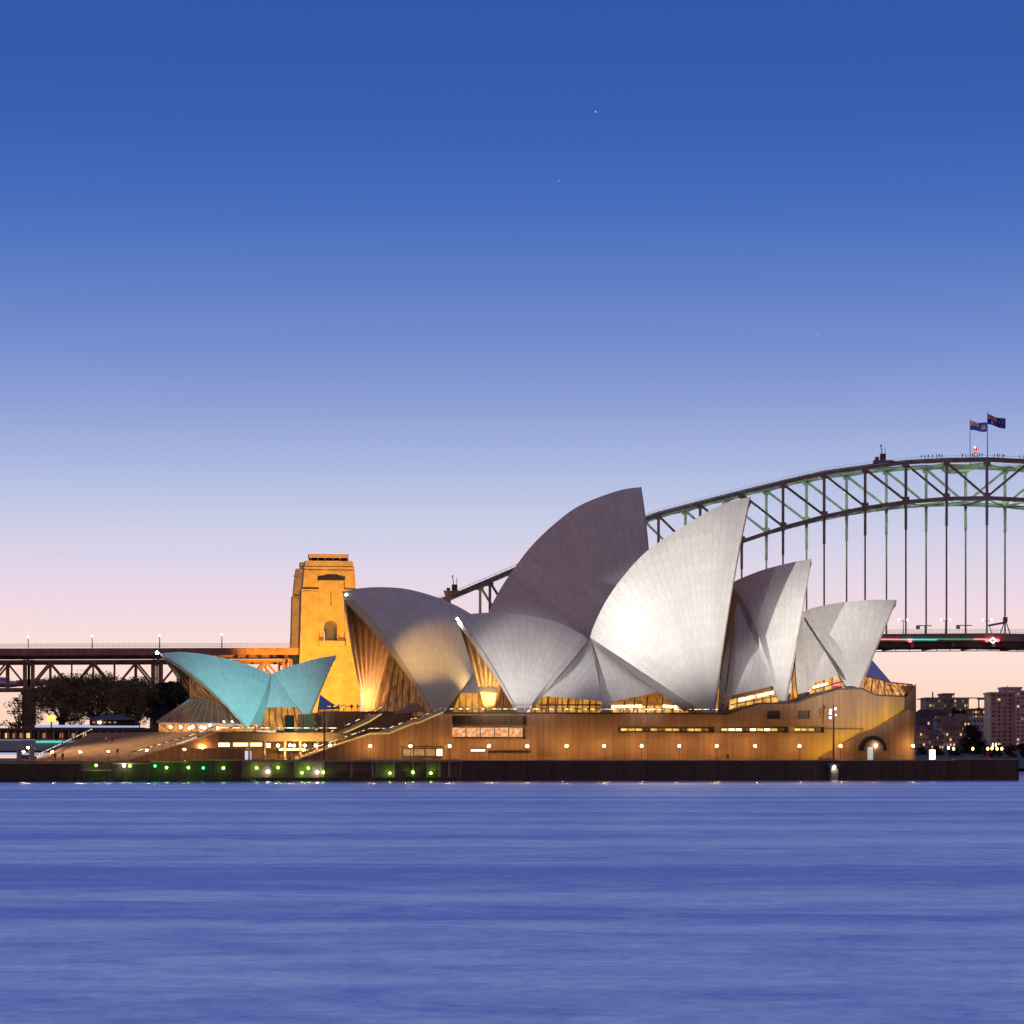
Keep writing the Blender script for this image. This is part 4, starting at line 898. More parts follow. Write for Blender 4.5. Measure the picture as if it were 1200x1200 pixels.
for pn, t0 in ((0, 0.0), (1, -WB)):
    mb = MB(); mb2 = MB(); wk = MB()
    for a, b_ in zip(nodes[:-1], nodes[1:]):
        mb.bar(AB.P(a,t0,ztop(a)-.9), AB.P(b_,t0,ztop(b_)-.9), 1.1, 1.5)
        wk.bar(AB.P(a,t0,ztop(a)+.15), AB.P(b_,t0,ztop(b_)+.15), 1.7, .3)
        for k_ in range(8):
            s = a+(b_-a)*k_/8; wk.bar(AB.P(s,t0+.7,ztop(s)), AB.P(s,t0+.7,ztop(s)+1.1), .06)
        wk.bar(AB.P(a,t0+.7,ztop(a)+1.15), AB.P(b_,t0+.7,ztop(b_)+1.15), .08)
        mb2.bar(AB.P(a,t0,zbot(a)+.7), AB.P(b_,t0,zbot(b_)+.7), 1.2, 1.7)
    part('top_chord', mb, M_STEEL, bridge); part('catwalk', wk, M_STEEL2, bridge); part('bottom_chord', mb2, M_STEEL, bridge)
    for i, s in enumerate(nodes):
        mb = MB(); mb.bar(AB.P(s,t0,zbot(s)), AB.P(s,t0,ztop(s)-1.4), 1.15, 1.15)
        for zz, sg in ((ztop(s)-2.4,1),(zbot(s)+2.2,-1)): mb.bar(AB.P(s-1.5,t0,zz), AB.P(s+1.5,t0,zz), .7, 1.6)
        part('vertical_post', mb, M_STEEL, bridge)
    for a, b_ in zip(nodes[:-1], nodes[1:]):
        mb = MB()
        if b_ <= .1: mb.bar(AB.P(a,t0,ztop(a)-1.5), AB.P(b_,t0,zbot(b_)+1.2), .75, .95)
        else: mb.bar(AB.P(a,t0,zbot(a)+1.2), AB.P(b_,t0,ztop(b_)-1.5), .75, .95)
        part('diagonal_brace', mb, M_STEEL, bridge)
    for s in nodes:
        zb_, zd = zbot(s), zdeck(s)
        if zb_ > zd+2:
            mb = MB(); zz = max(zd, zb_-11)
            mb.add([AB.P(s+dx,t0+dy,z_) for z_, w_ in ((zb_,.65),(zb_-2,.5)) for dx, dy in ((-w_,-w_),(w_,-w_),(w_,w_),(-w_,w_))], [(0,1,5,4),(1,2,6,5),(2,3,7,6),(3,0,4,7)])
            mb.bar(AB.P(s,t0,zb_-2), AB.P(s,t0,zz), 1.1); mb.bar(AB.P(s,t0,zz), AB.P(s,t0,zd-1), .68); part('hanger', mb, M_STEEL, bridge)
mb = MB(); mb2 = MB()
for i, s in enumerate(nodes):
    mb.bar(AB.P(s,0,ztop(s)-1.9), AB.P(s,-WB,ztop(s)-1.9), .7, .9); mb2.bar(AB.P(s,0,zbot(s)+.3), AB.P(s,-WB,zbot(s)+.3), .7, .9)
    if i < len(nodes)-1:
        e = nodes[i+1]
        mb.bar(AB.P(s,0,ztop(s)-1.9), AB.P(e,-WB,ztop(e)-1.9), .45); mb.bar(AB.P(s,-WB,ztop(s)-1.9), AB.P(e,0,ztop(e)-1.9), .45)
        mb2.bar(AB.P(s,0,zbot(s)+.3), AB.P(e,-WB,zbot(e)+.3), .45); mb2.bar(AB.P(s,-WB,zbot(s)+.3), AB.P(e,0,zbot(e)+.3), .45)
part('top_lateral_bracing', mb, M_STEEL, bridge); part('bottom_lateral_bracing', mb2, M_STEEL, bridge)
# deck over the water
mb = MB(); rb = MB(); lr = MB()
ss = [-252+i*18.05 for i in range(0, 24)]
for a, b_ in zip(ss[:-1], ss[1:]):
    za, zb_ = zdeck(a), zdeck(b_)
    mb.bar(AB.P(a,-15,za-.6), AB.P(b_,-15,zb_-.6), 49, 1.0)
    for oo in (9.4,-39.4): mb.bar(AB.P(a,oo,za-1.6), AB.P(b_,oo,zb_-1.6), .5, 3.4)
    for oo in (1,-31): mb.bar(AB.P(a,oo,za-3.2), AB.P(b_,oo,zb_-3.2), .7, 4.2)
    mb.bar(AB.P(a,8,za-4), AB.P(a,-38,za-4), 1.0, 3.2)
    for k_ in range(3): s = a+(b_-a)*k_/3; mb.bar(AB.P(s,9.7,za-.2), AB.P(s,9.7,za-3.3), .35); lr.bar(AB.P(s,3,zdeck(s)-4.8), AB.P(s,3,zdeck(s)-7.1), .3)
    lr.bar(AB.P(a,3,za-7.2), AB.P(b_,3,zb_-7.2), .35, .35); lr.bar(AB.P(a,3,za-5.4), AB.P(b_,3,zb_-5.4), .25, .5)
    for k_ in range(16): s = a+(b_-a)*k_/16; rb.bar(AB.P(s,9.4,zdeck(s)), AB.P(s,9.4,zdeck(s)+1.9), .09)
    for dz in (.6,1.2,1.9): rb.bar(AB.P(a,9.4,za+dz), AB.P(b_,9.4,zb_+dz), .09)
part('deck_girder', mb, M_STEEL, bridge); part('maintenance_rail', lr, M_STEEL2, bridge); part('deck_railing', rb, M_STEEL2, bridge)
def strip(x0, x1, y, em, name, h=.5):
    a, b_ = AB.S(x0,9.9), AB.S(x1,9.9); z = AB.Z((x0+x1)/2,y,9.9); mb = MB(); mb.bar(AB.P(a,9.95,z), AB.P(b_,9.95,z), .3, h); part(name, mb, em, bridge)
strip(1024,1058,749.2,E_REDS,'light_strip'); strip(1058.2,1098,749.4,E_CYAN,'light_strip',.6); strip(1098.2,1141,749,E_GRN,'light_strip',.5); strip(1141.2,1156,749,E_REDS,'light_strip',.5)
for x, y, r in ((1066.5,751,.7),(1156.5,750.5,.65),(1169.5,750.5,.65)):
    mb = MB(); mb.ball(AB.px(x,y,10.4), r, n=10, h=6); part('navigation_lamp', mb, E_RED, bridge)
mb = MB(); c = AB.px(1163.5,750.5,10.4)
for sg in (-1,1):
    mb.bar(c+AB.a*(-1.5), c+Vector((0,0,sg*1.1)), .3, .3); mb.bar(c+AB.a*1.5, c+Vector((0,0,sg*1.1)), .3, .3)
part('channel_marker', mb, emit('pink_white_lamp',(1,.75,.78),5), bridge)
# street lights on the deck
def deck_light(x, y, off, em=None, twin=False, label='', ax=AB):
    s = AB.S(x, off); zd = zdeck(s); z = AB.Z(x, y, off); b = AB.P(s, off, zd)
    t_ = thing('bridge_lamp', label, 'street lamp', b, 'lamp posts on the bridge deck')
    mb = MB(); mb.tube([b, AB.P(s,off,z)], [.22,.14], 6); part('post', mb, M_STEEL2, t_)
    for sg in ((-1,1) if twin else (0,)):
        mb = MB(); q_ = AB.P(s+sg*1.9,off,z+.2); mb.ball(q_, .42, n=8, h=6); part('lamp_head', mb, emit('deck_lamp',(1,.96,.85),4) if em is None else em, t_)
        if sg: mb = MB(); mb.bar(AB.P(s,off,z-.4), q_, .18); part('arm', mb, M_STEEL2, t_)
for x, y, d in ((33,747,'leftmost, over the stone pier'),(108,746,'second from the left'),(187,745,'above the left tip of the turquoise shells'),(260,744,'above the turquoise shells, left of the orange tower')):
    deck_light(x, y, 9, label='lamp post on the left approach deck, '+d)
for x, y, d in ((1058.5,727,'nearest the rightmost white shell'),(1108,727,'middle one of the three right of the shells'),(1157,727,'under the flags')):
    deck_light(x, y, 6, twin=True, label='twin-headed lamp on the bridge deck, '+d)
# gantry and hanging signs
b = AB.P(AB.S(1178,5),5,zdeck(AB.S(1178,5))); g_ = thing('maintenance_gantry','small lattice gantry standing on the deck right of the flags','gantry',b)
mb = MB(); sA = AB.S(1178,5)
for dx in (-2.2,2.2): mb.bar(b+AB.a*dx, AB.P(sA,5,b.z+6.5), .35)
mb.bar(AB.P(sA,5,b.z+5), AB.P(sA-7.5,5,b.z+3.6), .9, .9); mb.bar(AB.P(sA-7,5,b.z+3.6), AB.P(sA-6,5,b.z), .25); mb.box(AB.P(sA,5,b.z+6.2),(1.6,1.6,2.2),0,AB); part('frame', mb, M_STEEL, g_)
for x, dsc in ((1084,'between two twin lamps'),(1131,'left of the flag mast hanger')):
    s = AB.S(x,-30); mb = MB(); zd = zdeck(s); mb.bar(AB.P(s,-30,zd), AB.P(s,-30,zd+5.2), .4); mb.bar(AB.P(s-3.4,-30,zd+5.2), AB.P(s+3,-30,zd+5.2), .4); mb.box(AB.P(s-3.2,-30,zd+4.5),(1.7,.5,1.7),0,AB)
    solo('traffic_gantry', mb, M_STEEL, 'dark traffic gantry on the bridge deck, '+dsc, 'gantry', loc=AB.P(s,-30,zd))
# cranes on the arch
def crane(x, y, label, flip):
    s = AB.S(x,0); z0_ = ztop(s)+.3; t_ = thing('maintenance_crane', label, 'crane', AB.P(s,0,z0_), 'maintenance cranes on the arch')
    mb = MB()
    if flip: mb.prism(AB,[(s-4,z0_+1.2),(s+6,z0_+1.2),(s+3,z0_-.2),(s-3,z0_-1.5)],1.2,-1.2)
    else: mb.prism(AB,[(s-3.5,z0_-.6),(s+6,z0_+.2),(s+5,z0_+1),(s-3.5,z0_+1)],1.2,-1.2)
    part('platform', mb, M_STEEL, t_)
    mb = MB(); zz = z0_+1.2; mb.box(AB.P(s+.6,0,zz+1.3),(2.2,1.8,2.6),0,AB); mb.box(AB.P(s-2,0,zz+.5),(1.4,1.4,1.4),0,AB); part('cab', mb, M_STEEL2, t_)
    mb = MB(); mb.bar(AB.P(s+.2,0,zz+2.4), AB.P(s-.2,0,zz+6.2), .3); mb.bar(AB.P(s+1.6,0,zz+2.4), AB.P(s+1.5,0,zz+5.4), .22); mb.box(AB.P(s-.2,0,zz+6.2),(.7,.5,.5),0,AB); part('jib', mb, M_STEEL2, t_)
crane(1033,538,'dark maintenance crane riding on the arch left of the climbers',False)
crane(531,690,'dark maintenance crane at the low left end of the arch above the violet shell',True)
# climbers on top of the arch
ck = 0
for x in (1080,1084,1088,1093,1098,1101,1104,1128,1132,1137,1140,1148,1151,1165,1169,1171.5,1174.5,1176.5,1195,1199):
    s = AB.S(x,.2); wd = ['leftmost climber of the left cluster','second climber of the left cluster','third climber of the left cluster','fourth climber of the left cluster','fifth climber of the left cluster','sixth climber of the left cluster','rightmost climber of the left cluster','first climber left of the red beacon','second climber left of the red beacon','climber touching the left of the red beacon','climber touching the right of the red beacon','first climber right of the red beacon','climber just left of the taller flagpole','first climber right of the taller flagpole','second climber right of the taller flagpole','third climber right of the taller flagpole','fourth climber right of the taller flagpole','fifth climber right of the taller flagpole','lone climber near the right edge of the photo','climber cut by the right edge of the photo'][ck]
    person(AB.P(s,.1,ztop(s)+.3),'dark','dark silhouetted '+wd,random.uniform(0,6),'climbers on top of the arch',1.12); ck += 1
# flags
def flag(x0, ytop, ybot, wpx, drop, label, off, star, poletop):
    s = AB.S(x0, off); zb_ = ztop(s); zt_ = AB.Z(x0, ytop, off); zf0 = AB.Z(x0, ybot, off); Wd = wpx*YC/FPX; H_ = zt_-zf0; base = AB.P(s, off, zb_)
    t_ = thing('flagpole_with_flag', label, 'flag', base, 'flags on the crown of the arch')
    mb = MB(); mb.tube([base, AB.P(s,off,AB.Z(x0,poletop,off))], [.22,.12], 8); mb.ball(AB.P(s,off,AB.Z(x0,poletop,off)), .25, n=8, h=5); part('pole', mb, mat('pale_pole',(.25,.2,.22),.5), t_)
    def F(u, v, d=0): # u 0..1 along fly, v 0..1 from bottom
        return AB.P(s+.15+u*Wd, off-.4*sin(u*6)-.0+d, zf0+v*H_-drop*u*YC/FPX+.25*sin(u*7+v)+0) - AB.n*0
    cloth = MB(); nx, ny = 28, 14
    blue, red, white, gold = 0, 1, 2, 3
    def colour(u, v):
        if u < .5 and v > .5:
            a, b_ = u*2, (v-.5)*2       # canton
            if abs(a-.5) < .07 or abs(b_-.5) < .13: return red
            if abs(a-.5) < .12 or abs(b_-.5) < .22: return white
            if min(abs(a-b_), abs(a-(1-b_))) < .05: return red
            if min(abs(a-b_), abs(a-(1-b_))) < .14: return white
            return blue
        if star == 'big':
            if ((u-.26)/.075)**2+((v-.25)/.14)**2 < 1: return white
            for (cx_, cy_) in ((.75,.85),(.75,.15),(.64,.55),(.86,.62),(.80,.42)):
                if ((u-cx_)/.03)**2+((v-cy_)/.055)**2 < 1: return white
        else:
            d = sqrt(((u-.78)/.12)**2+((v-.5)/.24)**2)
            if d < 1: return gold if (abs(u-.78) < .02 or abs(v-.5) < .04 or d < .3) and d < .9 and not d < .0 else (red if abs(u-.78) < .05 or abs(v-.5) < .09 else white)
        return blue
    nx, ny = 56, 30
    for sg in (0, 1):
        vs = [F(i/nx, j/ny, .03*(1 if sg == 0 else -1)) for i in range(nx+1) for j in range(ny+1)]
        for i in range(nx):
            for j in range(ny):
                a = i*(ny+1)+j; f = (a, a+ny+1, a+ny+2, a+1); cloth.f.append(tuple(q_+len(cloth.v) for q_ in (f if sg == 0 else f[::-1]))); cloth.m.append(colour((i+.5)/nx, (j+.5)/ny))
        cloth.v += vs
    part('flag_cloth', cloth, FM, t_)
FM = [mat('flag_blue',(.03,.06,.5),.8), mat('flag_red',(.75,.05,.07),.8), mat('flag_white',(.75,.72,.78),.8), mat('flag_gold',(.6,.35,.06),.8)]
flag(1157.2,485.5,497,21.5,5.5,'blue flag with white stars on the taller, right-hand pole',0,'big',483)
flag(1136.8,493.5,504,20.5,2.0,'blue flag with a round crest on the shorter, left-hand pole',-30,'crest',492)
b = AB.P(AB.S(1143.5,-6),-6,ztop(0)-.3); t_ = thing('beacon_lamp','glowing red aircraft beacon on its stand beside the flags','beacon',b)
mb = MB()
for dx in (-.9,.9): mb.bar(b+AB.a*dx, b+AB.a*dx*.6+Vector((0,0,3.4)), .25)
mb.bar(b+AB.a*-.8+Vector((0,0,1.6)), b+AB.a*.8+Vector((0,0,1.6)), .2); part('stand', mb, M_STEEL2, t_)
mb = MB(); mb.ball(b+Vector((0,0,4.6)), 1.0, n=12, h=8, sz=1.4); part('lamp', mb, emit('red_beacon',(1,.01,.015),.85), t_)
mb = MB(); mb.ball(b+Vector((-.5,-1.0,5.4)), .45, n=8, h=6); part('lens', mb, emit('pink_beacon_core',(1,.45,.5),3), t_)
# pod below crown
mb = MB(); mb.prism(AB,[(-11,ztop(0)-4.6),(-3,ztop(0)-4.4),(-1,ztop(0)-2.2),(-14,ztop(0)-2.2)],-6,-24); part('crown_platform', mb, M_STEEL, bridge)

M_PIER = mat('pier_stone',(.20,.13,.10),.85,noise=(.3,.3))
M_STEELA = mat('red_glow_steel', (.42,.215,.165), .6, 0, noise=(.3,.3))  # bridge steel with the warm reddish glow put into its colour
# approach spans --------------------------------------------------------
app = thing('approach_viaduct','steel truss viaduct carrying the bridge deck in from the left','viaduct',AB.P(AB.S(110,0),0,0))
sL, sR = AB.S(-140,9), AB.S(352,9)
mb = MB(); rb = MB()
nseg = 26
for k_ in range(nseg):
    a = sL+(sR-sL)*k_/nseg; b_ = sL+(sR-sL)*(k_+1)/nseg; za, zb_ = zdeck(a), zdeck(b_)
    mb.bar(AB.P(a,-15,za-.6), AB.P(b_,-15,zb_-.6), 49, .9)
    for oo in (9.4,-39.4): mb.bar(AB.P(a,oo,za-1.7), AB.P(b_,oo,zb_-1.7), .5, 2.6)
    for q_ in range(2): s = a+(b_-a)*q_/2; mb.bar(AB.P(s,9.8,za-.4), AB.P(s,9.8,za-3.0), .25)
    for q_ in range(9): s = a+(b_-a)*q_/9; rb.bar(AB.P(s,9.4,zdeck(s)-.2), AB.P(s,9.4,zdeck(s)+1.7), .09)
    for dz in (.5,1.1,1.7): rb.bar(AB.P(a,9.4,za+dz), AB.P(b_,9.4,zb_+dz), .09)
part('deck_girder', mb, M_STEELA, app); part('deck_railing', rb, M_STEEL2, app)
def spx(x): return AB.S(x, 0)
pn = (336-185)/6
for (xa, xb) in ((-119,33),(33,185),(185,337)):
    for t0 in (-1,-29):
        st = spx(xa); en = spx(xb); z1f = lambda s: zdeck(s)-5.1; z0f = lambda s: zdeck(s)-16.5
        mb = MB(); mb.bar(AB.P(st,t0,z1f(st)), AB.P(en,t0,z1f(en)), .7, 1.15); part('truss_top_chord', mb, M_STEELA, app)
        mb = MB(); mb.bar(AB.P(st,t0,z0f(st)), AB.P(en,t0,z0f(en)), .7, 1.15); part('truss_bottom_chord', mb, M_STEELA, app)
        for k_ in range(7):
            s = st+(en-st)*k_/6; mb = MB(); mb.bar(AB.P(s,t0,z0f(s)), AB.P(s,t0,z1f(s)), .7 if k_%2 else .5); part('truss_post', mb, M_STEELA, app)
            if k_ < 6:
                e = st+(en-st)*(k_+1)/6; mb = MB()
                if k_%2 == 0: mb.bar(AB.P(s,t0,z0f(s)+.3), AB.P(e,t0,z1f(e)-.3), .6, .8)
                else: mb.bar(AB.P(s,t0,z1f(s)-.3), AB.P(e,t0,z0f(e)+.3), .6, .8)
                part('truss_diagonal', mb, M_STEELA, app)
    s = spx(xb)
    for dx in (-1.6,1.6):
        for t0 in (-1,-29): mb = MB(); mb.bar(AB.P(s+dx,t0,zdeck(s)-16.9), AB.P(s+dx,t0,zdeck(s)-4.4), 1.0); part('end_post', mb, M_STEELA, app)
    mb = MB(); mb.bar(AB.P(s,9,zdeck(s)-5.2), AB.P(s,-39,zdeck(s)-5.2), 1.2, 1.4); part('cross_beam', mb, M_STEELA, app)
    # stone pier
    for t0 in (-1,-29): mb = MB(); mb.prism(AB,[(s-3,2),(s+3,2),(s+2.4,zdeck(s)-17.4),(s-2.4,zdeck(s)-17.4)],t0+2.5,t0-2.5); mb.prism(AB,[(s-3,zdeck(s)-18.8),(s+3,zdeck(s)-18.8),(s+3,zdeck(s)-17.4),(s-3,zdeck(s)-17.4)],t0+3,t0-3); part('stone_pier', mb, M_PIER, app)

# pylons ------------------------------------------------------------------
def pylon(off, label, detail=True):
    P0 = AB.P(AB.S(381,off), off, 0); t_ = thing('granite_pylon', label, 'tower', P0, 'granite bridge pylons')
    S_ = lambda x: AB.S(x+PDX, off); Z_ = lambda y: AB.Z(381, y, 0)
    PDX = 0 if off > -10 else 0
    o1, o2 = off, off-11
    s0 = AB.S(381, 0); wpx = YC*.97/FPX
    sx = lambda x: s0+(x-381)*wpx
    zf, zo, za, zc = Z_(753), Z_(745), Z_(730), Z_(693)
    mb = MB()
    mb.prism(AB,[(sx(344),2),(sx(420),2),(sx(416),zf),(sx(348.5),zf)],o1,o2)                       # base
    mb.prism(AB,[(sx(348.5),zf),(sx(375.5),zf),(sx(375.5),Z_(738)),(sx(350),zc),(sx(350),zc)][:4]+[],o1,o2) if False else None
    mb.prism(AB,[(sx(348.5),zf),(sx(375.5),zf),(sx(375.5),Z_(737)),(sx(349.2),Z_(737))],o1,o2)
    mb.prism(AB,[(sx(391),zf),(sx(416),zf),(sx(415),Z_(737)),(sx(391),Z_(737))],o1,o2)
    cx_ = (sx(375.5)+sx(391))/2; rr_ = (sx(391)-sx(375.5))/2
    archp = [(cx_+rr_*cos(pi-k_*pi/10), Z_(737)+rr_*sin(k_*pi/10)) for k_ in range(11)]
    mb.prism(AB,[(sx(349.2),Z_(737))]+archp+[(sx(415),Z_(737)),(sx(413.5),zc),(sx(350.2),zc)],o1,o2)
    part('shaft', mb, M_GRANITE, t_)
    mb = MB(); mb.prism(AB,[(sx(351.5),zc),(sx(413),zc),(sx(411.5),Z_(671)),(sx(353.5),Z_(671))],o1-.8,o2+.8)
    mb.prism(AB,[(sx(354),Z_(670)),(sx(411),Z_(670)),(sx(409.5),Z_(660)),(sx(355),Z_(660))],o1-1.2,o2+1.2); part('upper_stage', mb, M_GRANITE, t_)
    mb = MB(); mb.prism(AB,[(sx(353.6),Z_(671)),(sx(411.4),Z_(671)),(sx(411.4),Z_(670)),(sx(353.6),Z_(670))],o1-1.3,o2+1.3); mb.prism(AB,[(sx(352.8),Z_(668.2)),(sx(412),Z_(668.2)),(sx(412),Z_(667.2)),(sx(352.8),Z_(667.2))],o1-.7,o2+.7); part('cornice', mb, M_GRANITE, t_)
    mb = MB(); mb.prism(AB,[(sx(360),Z_(660)),(sx(404.5),Z_(660)),(sx(404.5),Z_(656.3)),(sx(360),Z_(656.3))],o1-3,o2+3); part('loggia', mb, M_VOID, t_)
    mb = MB(); mb.prism(AB,[(sx(359.5),Z_(656.3)),(sx(405),Z_(656.3)),(sx(405),Z_(652)),(sx(359.5),Z_(652))],o1-2.4,o2+2.4)
    for k_ in range(6): s = sx(361+k_*8.6); mb.prism(AB,[(s-.3,Z_(660)),(s+.3,Z_(660)),(s+.3,Z_(656.3)),(s-.3,Z_(656.3))],o1-2.6,o1-3.1)
    part('cap', mb, M_GRANITE, t_)
    # projecting bay with arch surround
    mb = MB(); zt_ = Z_(683)
    mb.prism(AB,[(sx(369.5),Z_(737)),(sx(375.5),Z_(737)),(sx(375.5),zf),(sx(369.5),zf)],o1+1.2,o1+.003)
    mb.prism(AB,[(sx(391),Z_(737)),(sx(399.5),Z_(737)),(sx(399.5),zf),(sx(391),zf)],o1+1.2,o1+.003)
    mb.prism(AB,[(sx(369.5),Z_(737))]+archp+[(sx(399.5),Z_(737)),(sx(398.5),zt_),(sx(370),zt_)],o1+1.2,o1+.003)
    part('front_bay', mb, M_GRANITE, t_)
    mb = MB(); mb.prism(AB,[(sx(369),zf-2.4),(sx(399.5),zf-2.4),(sx(399.5),zf),(sx(369),zf)],o1+2.4,o1+.004); part('balcony', mb, M_GRANITE, t_)
    mb = MB()
    for s in (sx(370),sx(374.5),sx(392.5),sx(398.5)): mb.bar(AB.P(s,o1+2,zf), AB.P(s,o1+2,zf+3.0), .25)
    for a_, b_ in ((370,375),(391.5,398.5)): mb.prism(AB,[(sx(a_),zf),(sx(b_),zf),(sx(b_),zf+1.1),(sx(a_),zf+1.1)],o1+2.2,o1+1.4)
    part('balcony_rail', mb, M_STEEL2, t_)
    mb = MB(); mb.prism(AB,[(sx(368.5),Z_(683)),(sx(399.5),Z_(683)),(sx(399.5),Z_(682)),(sx(392),Z_(681.2)),(sx(390),Z_(680)),(sx(378),Z_(680)),(sx(376),Z_(681.2)),(sx(368.5),Z_(682))],o1+1.3,o1-.7); part('window', mb, M_VOID, t_)
    mb = MB(); mb.prism(AB,[(sx(383.2),Z_(712)),(sx(384.2),Z_(712)),(sx(384.2),Z_(696)),(sx(383.2),Z_(696))],o1+1.25,o1+1.15); part('slit_window', mb, M_VOID, t_)
    mb = MB(); mb.prism(AB,[(sx(352),Z_(692.6)),(sx(369),Z_(692.6)),(sx(369),Z_(691.8)),(sx(352),Z_(691.8))],o1-.3,o1-.9); mb.prism(AB,[(sx(352),Z_(695.7)),(sx(369),Z_(695.7)),(sx(369),Z_(695)),(sx(352),Z_(695))],o1+.06,o1); part('ledge_shade_strip', mb, M_VOID, t_)  # dark strips laid on the stone, painting in the shade of grooves
    return t_
pylon(16,'orange-lit granite bridge tower with arched opening, the nearer one')
pylon(-34,'granite bridge tower mostly hidden behind the nearer orange tower',False)

# ------------------------------------------------------------------ far left shore
M_FAR = mat('far_building',(.07,.05,.05),.8,noise=(.05,.3)); M_FARP = mat('purple_roof',(.05,.04,.08),.7)
def Yb(x0,x1,y0,y1,Y,dep,mt,mb=None):
    mb = mb or MB(); a, b_ = pxY(x0,y1,Y), pxY(x1,y0,Y); mb.box(((a.x+b_.x)/2, Y+dep/2, (a.z+b_.z)/2), (b_.x-a.x, dep, b_.z-a.z)); return mb
wb = thing('wharf_building','long dark wharf building with small orange windows behind the quay, far left','building',pxY(70,882,880))
part('wall', Yb(-30,205,856,867,880,14,mat('wharf_wall',(.12,.08,.06),.8,noise=(.1,.4))), mat('wharf_wall2',(.11,.075,.055),.8,noise=(.1,.4)), wb)
part('roof', Yb(-32,207,853.2,856,879,16,None), M_STEEL2, wb)
random.seed(3)
for x in (8,17,25,33,44,52,66,72,86,99,112,126,139):
    p = pxY(x,862,879.9); mb = MB(); mb.box(p,(1.0,.3,1.5)); part('window', mb, random.choice([emit('tiny_window',(1,.5,.12),1.3),M_VOID,emit('tiny_window',(.9,.4,.15),.4)]), wb)
for x in range(0,150,9): p = pxY(x,861,879.6); mb = MB(); mb.box(p,(.4,.4,2.8)); part('pilaster', mb, M_RIM, wb)
fb = thing('ferry_terminal_canopy','pale blue-lit terminal wall with a cyan light strip, far left','terminal',pxY(50,882,800))
part('wall', Yb(-30,104,867.5,880,800,6,None), mat('pale_blue_wall',(.34,.42,.48),.6,noise=(.05,.25)), fb)
part('light_strip', Yb(42,72,868.4,870.3,799.6,.3,None), E_CYAN, fb); part('light_strip', Yb(72.5,104,868.6,869.8,799.6,.3,None), emit('blue_strip',(.10,.36,.62),.9), fb); part('light_strip', Yb(-30,41,866.4,867.4,799.6,.4,None), emit('dim_blue_strip',(.16,.24,.45),.7), fb)
part('base', Yb(-30,80,880,882,799,7,None), M_VOID, fb); part('lower_light_strip', Yb(-30,62,882.2,884.6,799.5,.4,None), E_BLUE, fb)
rf = thing('ferry_light_trail','thin blue-white glowing band behind the trees, standing in for a ferry light trail','light strip',pxY(100,853,940))
part('light_band', Yb(41,162,849.6,852.4,940,2,None), E_BLUE, rf); part('light_band_beam', Yb(36,168,852.5,854,939.5,5,None), M_STEEL2, rf)  # glowing strip and beam made up for a ferry's streak of light
for x in range(45,168,20): part('support', Yb(x,x+1.2,854.1,868,940,1.2,None), M_STEEL2, rf)
pv = thing('purple_roofed_pavilion','low pavilion with a dark purple hipped roof under the fig trees','pavilion',pxY(128,850,930))
part('wall', Yb(105,158,843,850,925,10,None), M_FAR, pv)
mb = MB(); a,b_,c,d = pxY(100,843.5,922),pxY(162,843.5,922),pxY(140,838,930),pxY(118,838,930); e,f = pxY(100,843.5,938),pxY(162,843.5,938)
mb.add([a,b_,c,d,e,f],[(0,1,2,3),(1,5,2),(5,4,3,2),(4,0,3)]); part('roof', mb, M_FARP, pv)
for x in (108,115,121,127,133): part('window', Yb(x,x+3,845.5,847.5,924.6,.3,None), emit('dim_window',(.6,.35,.2),.5) if x != 115 else E_LAMPW, pv)
sg = thing('lit_billboard','small glowing yellow billboard in front of the fig trees','billboard',pxY(60,853,915))
part('panel', Yb(55,65,838.5,845.5,915,.5,None), emit('yellow_sign',(1.0,.70,.10),1.5), sg); part('support', Yb(59.3,60.7,845.6,857,915.1,.4,None), M_DARK, sg)
mb = MB()
for k_ in range(16):
    x = -120+k_*11.5+random.uniform(-3,3); y_ = 801-3*sin(k_*.9)-(3 if 9 < k_ < 14 else 0)
    p = pxY(x, y_, 11500); mb.ball((p.x,11500+random.uniform(-40,40),p.z+random.uniform(-9,9)), random.uniform(40,85), n=20, h=8, sz=.13*random.uniform(.6,1.4))
struct('distant_cloud', mb, mat('mauve_cloud',(.62,.42,.62),1.0), smooth=True)
mb = MB(); mb.add([(-9000,2500,.4),(9000,2500,.4),(9000,13500,.4),(-9000,13500,.4)],[(0,1,2,3)]); struct('far_shore', mb, mat('far_land',(.05,.05,.05),.9,noise=(.01,.3)))

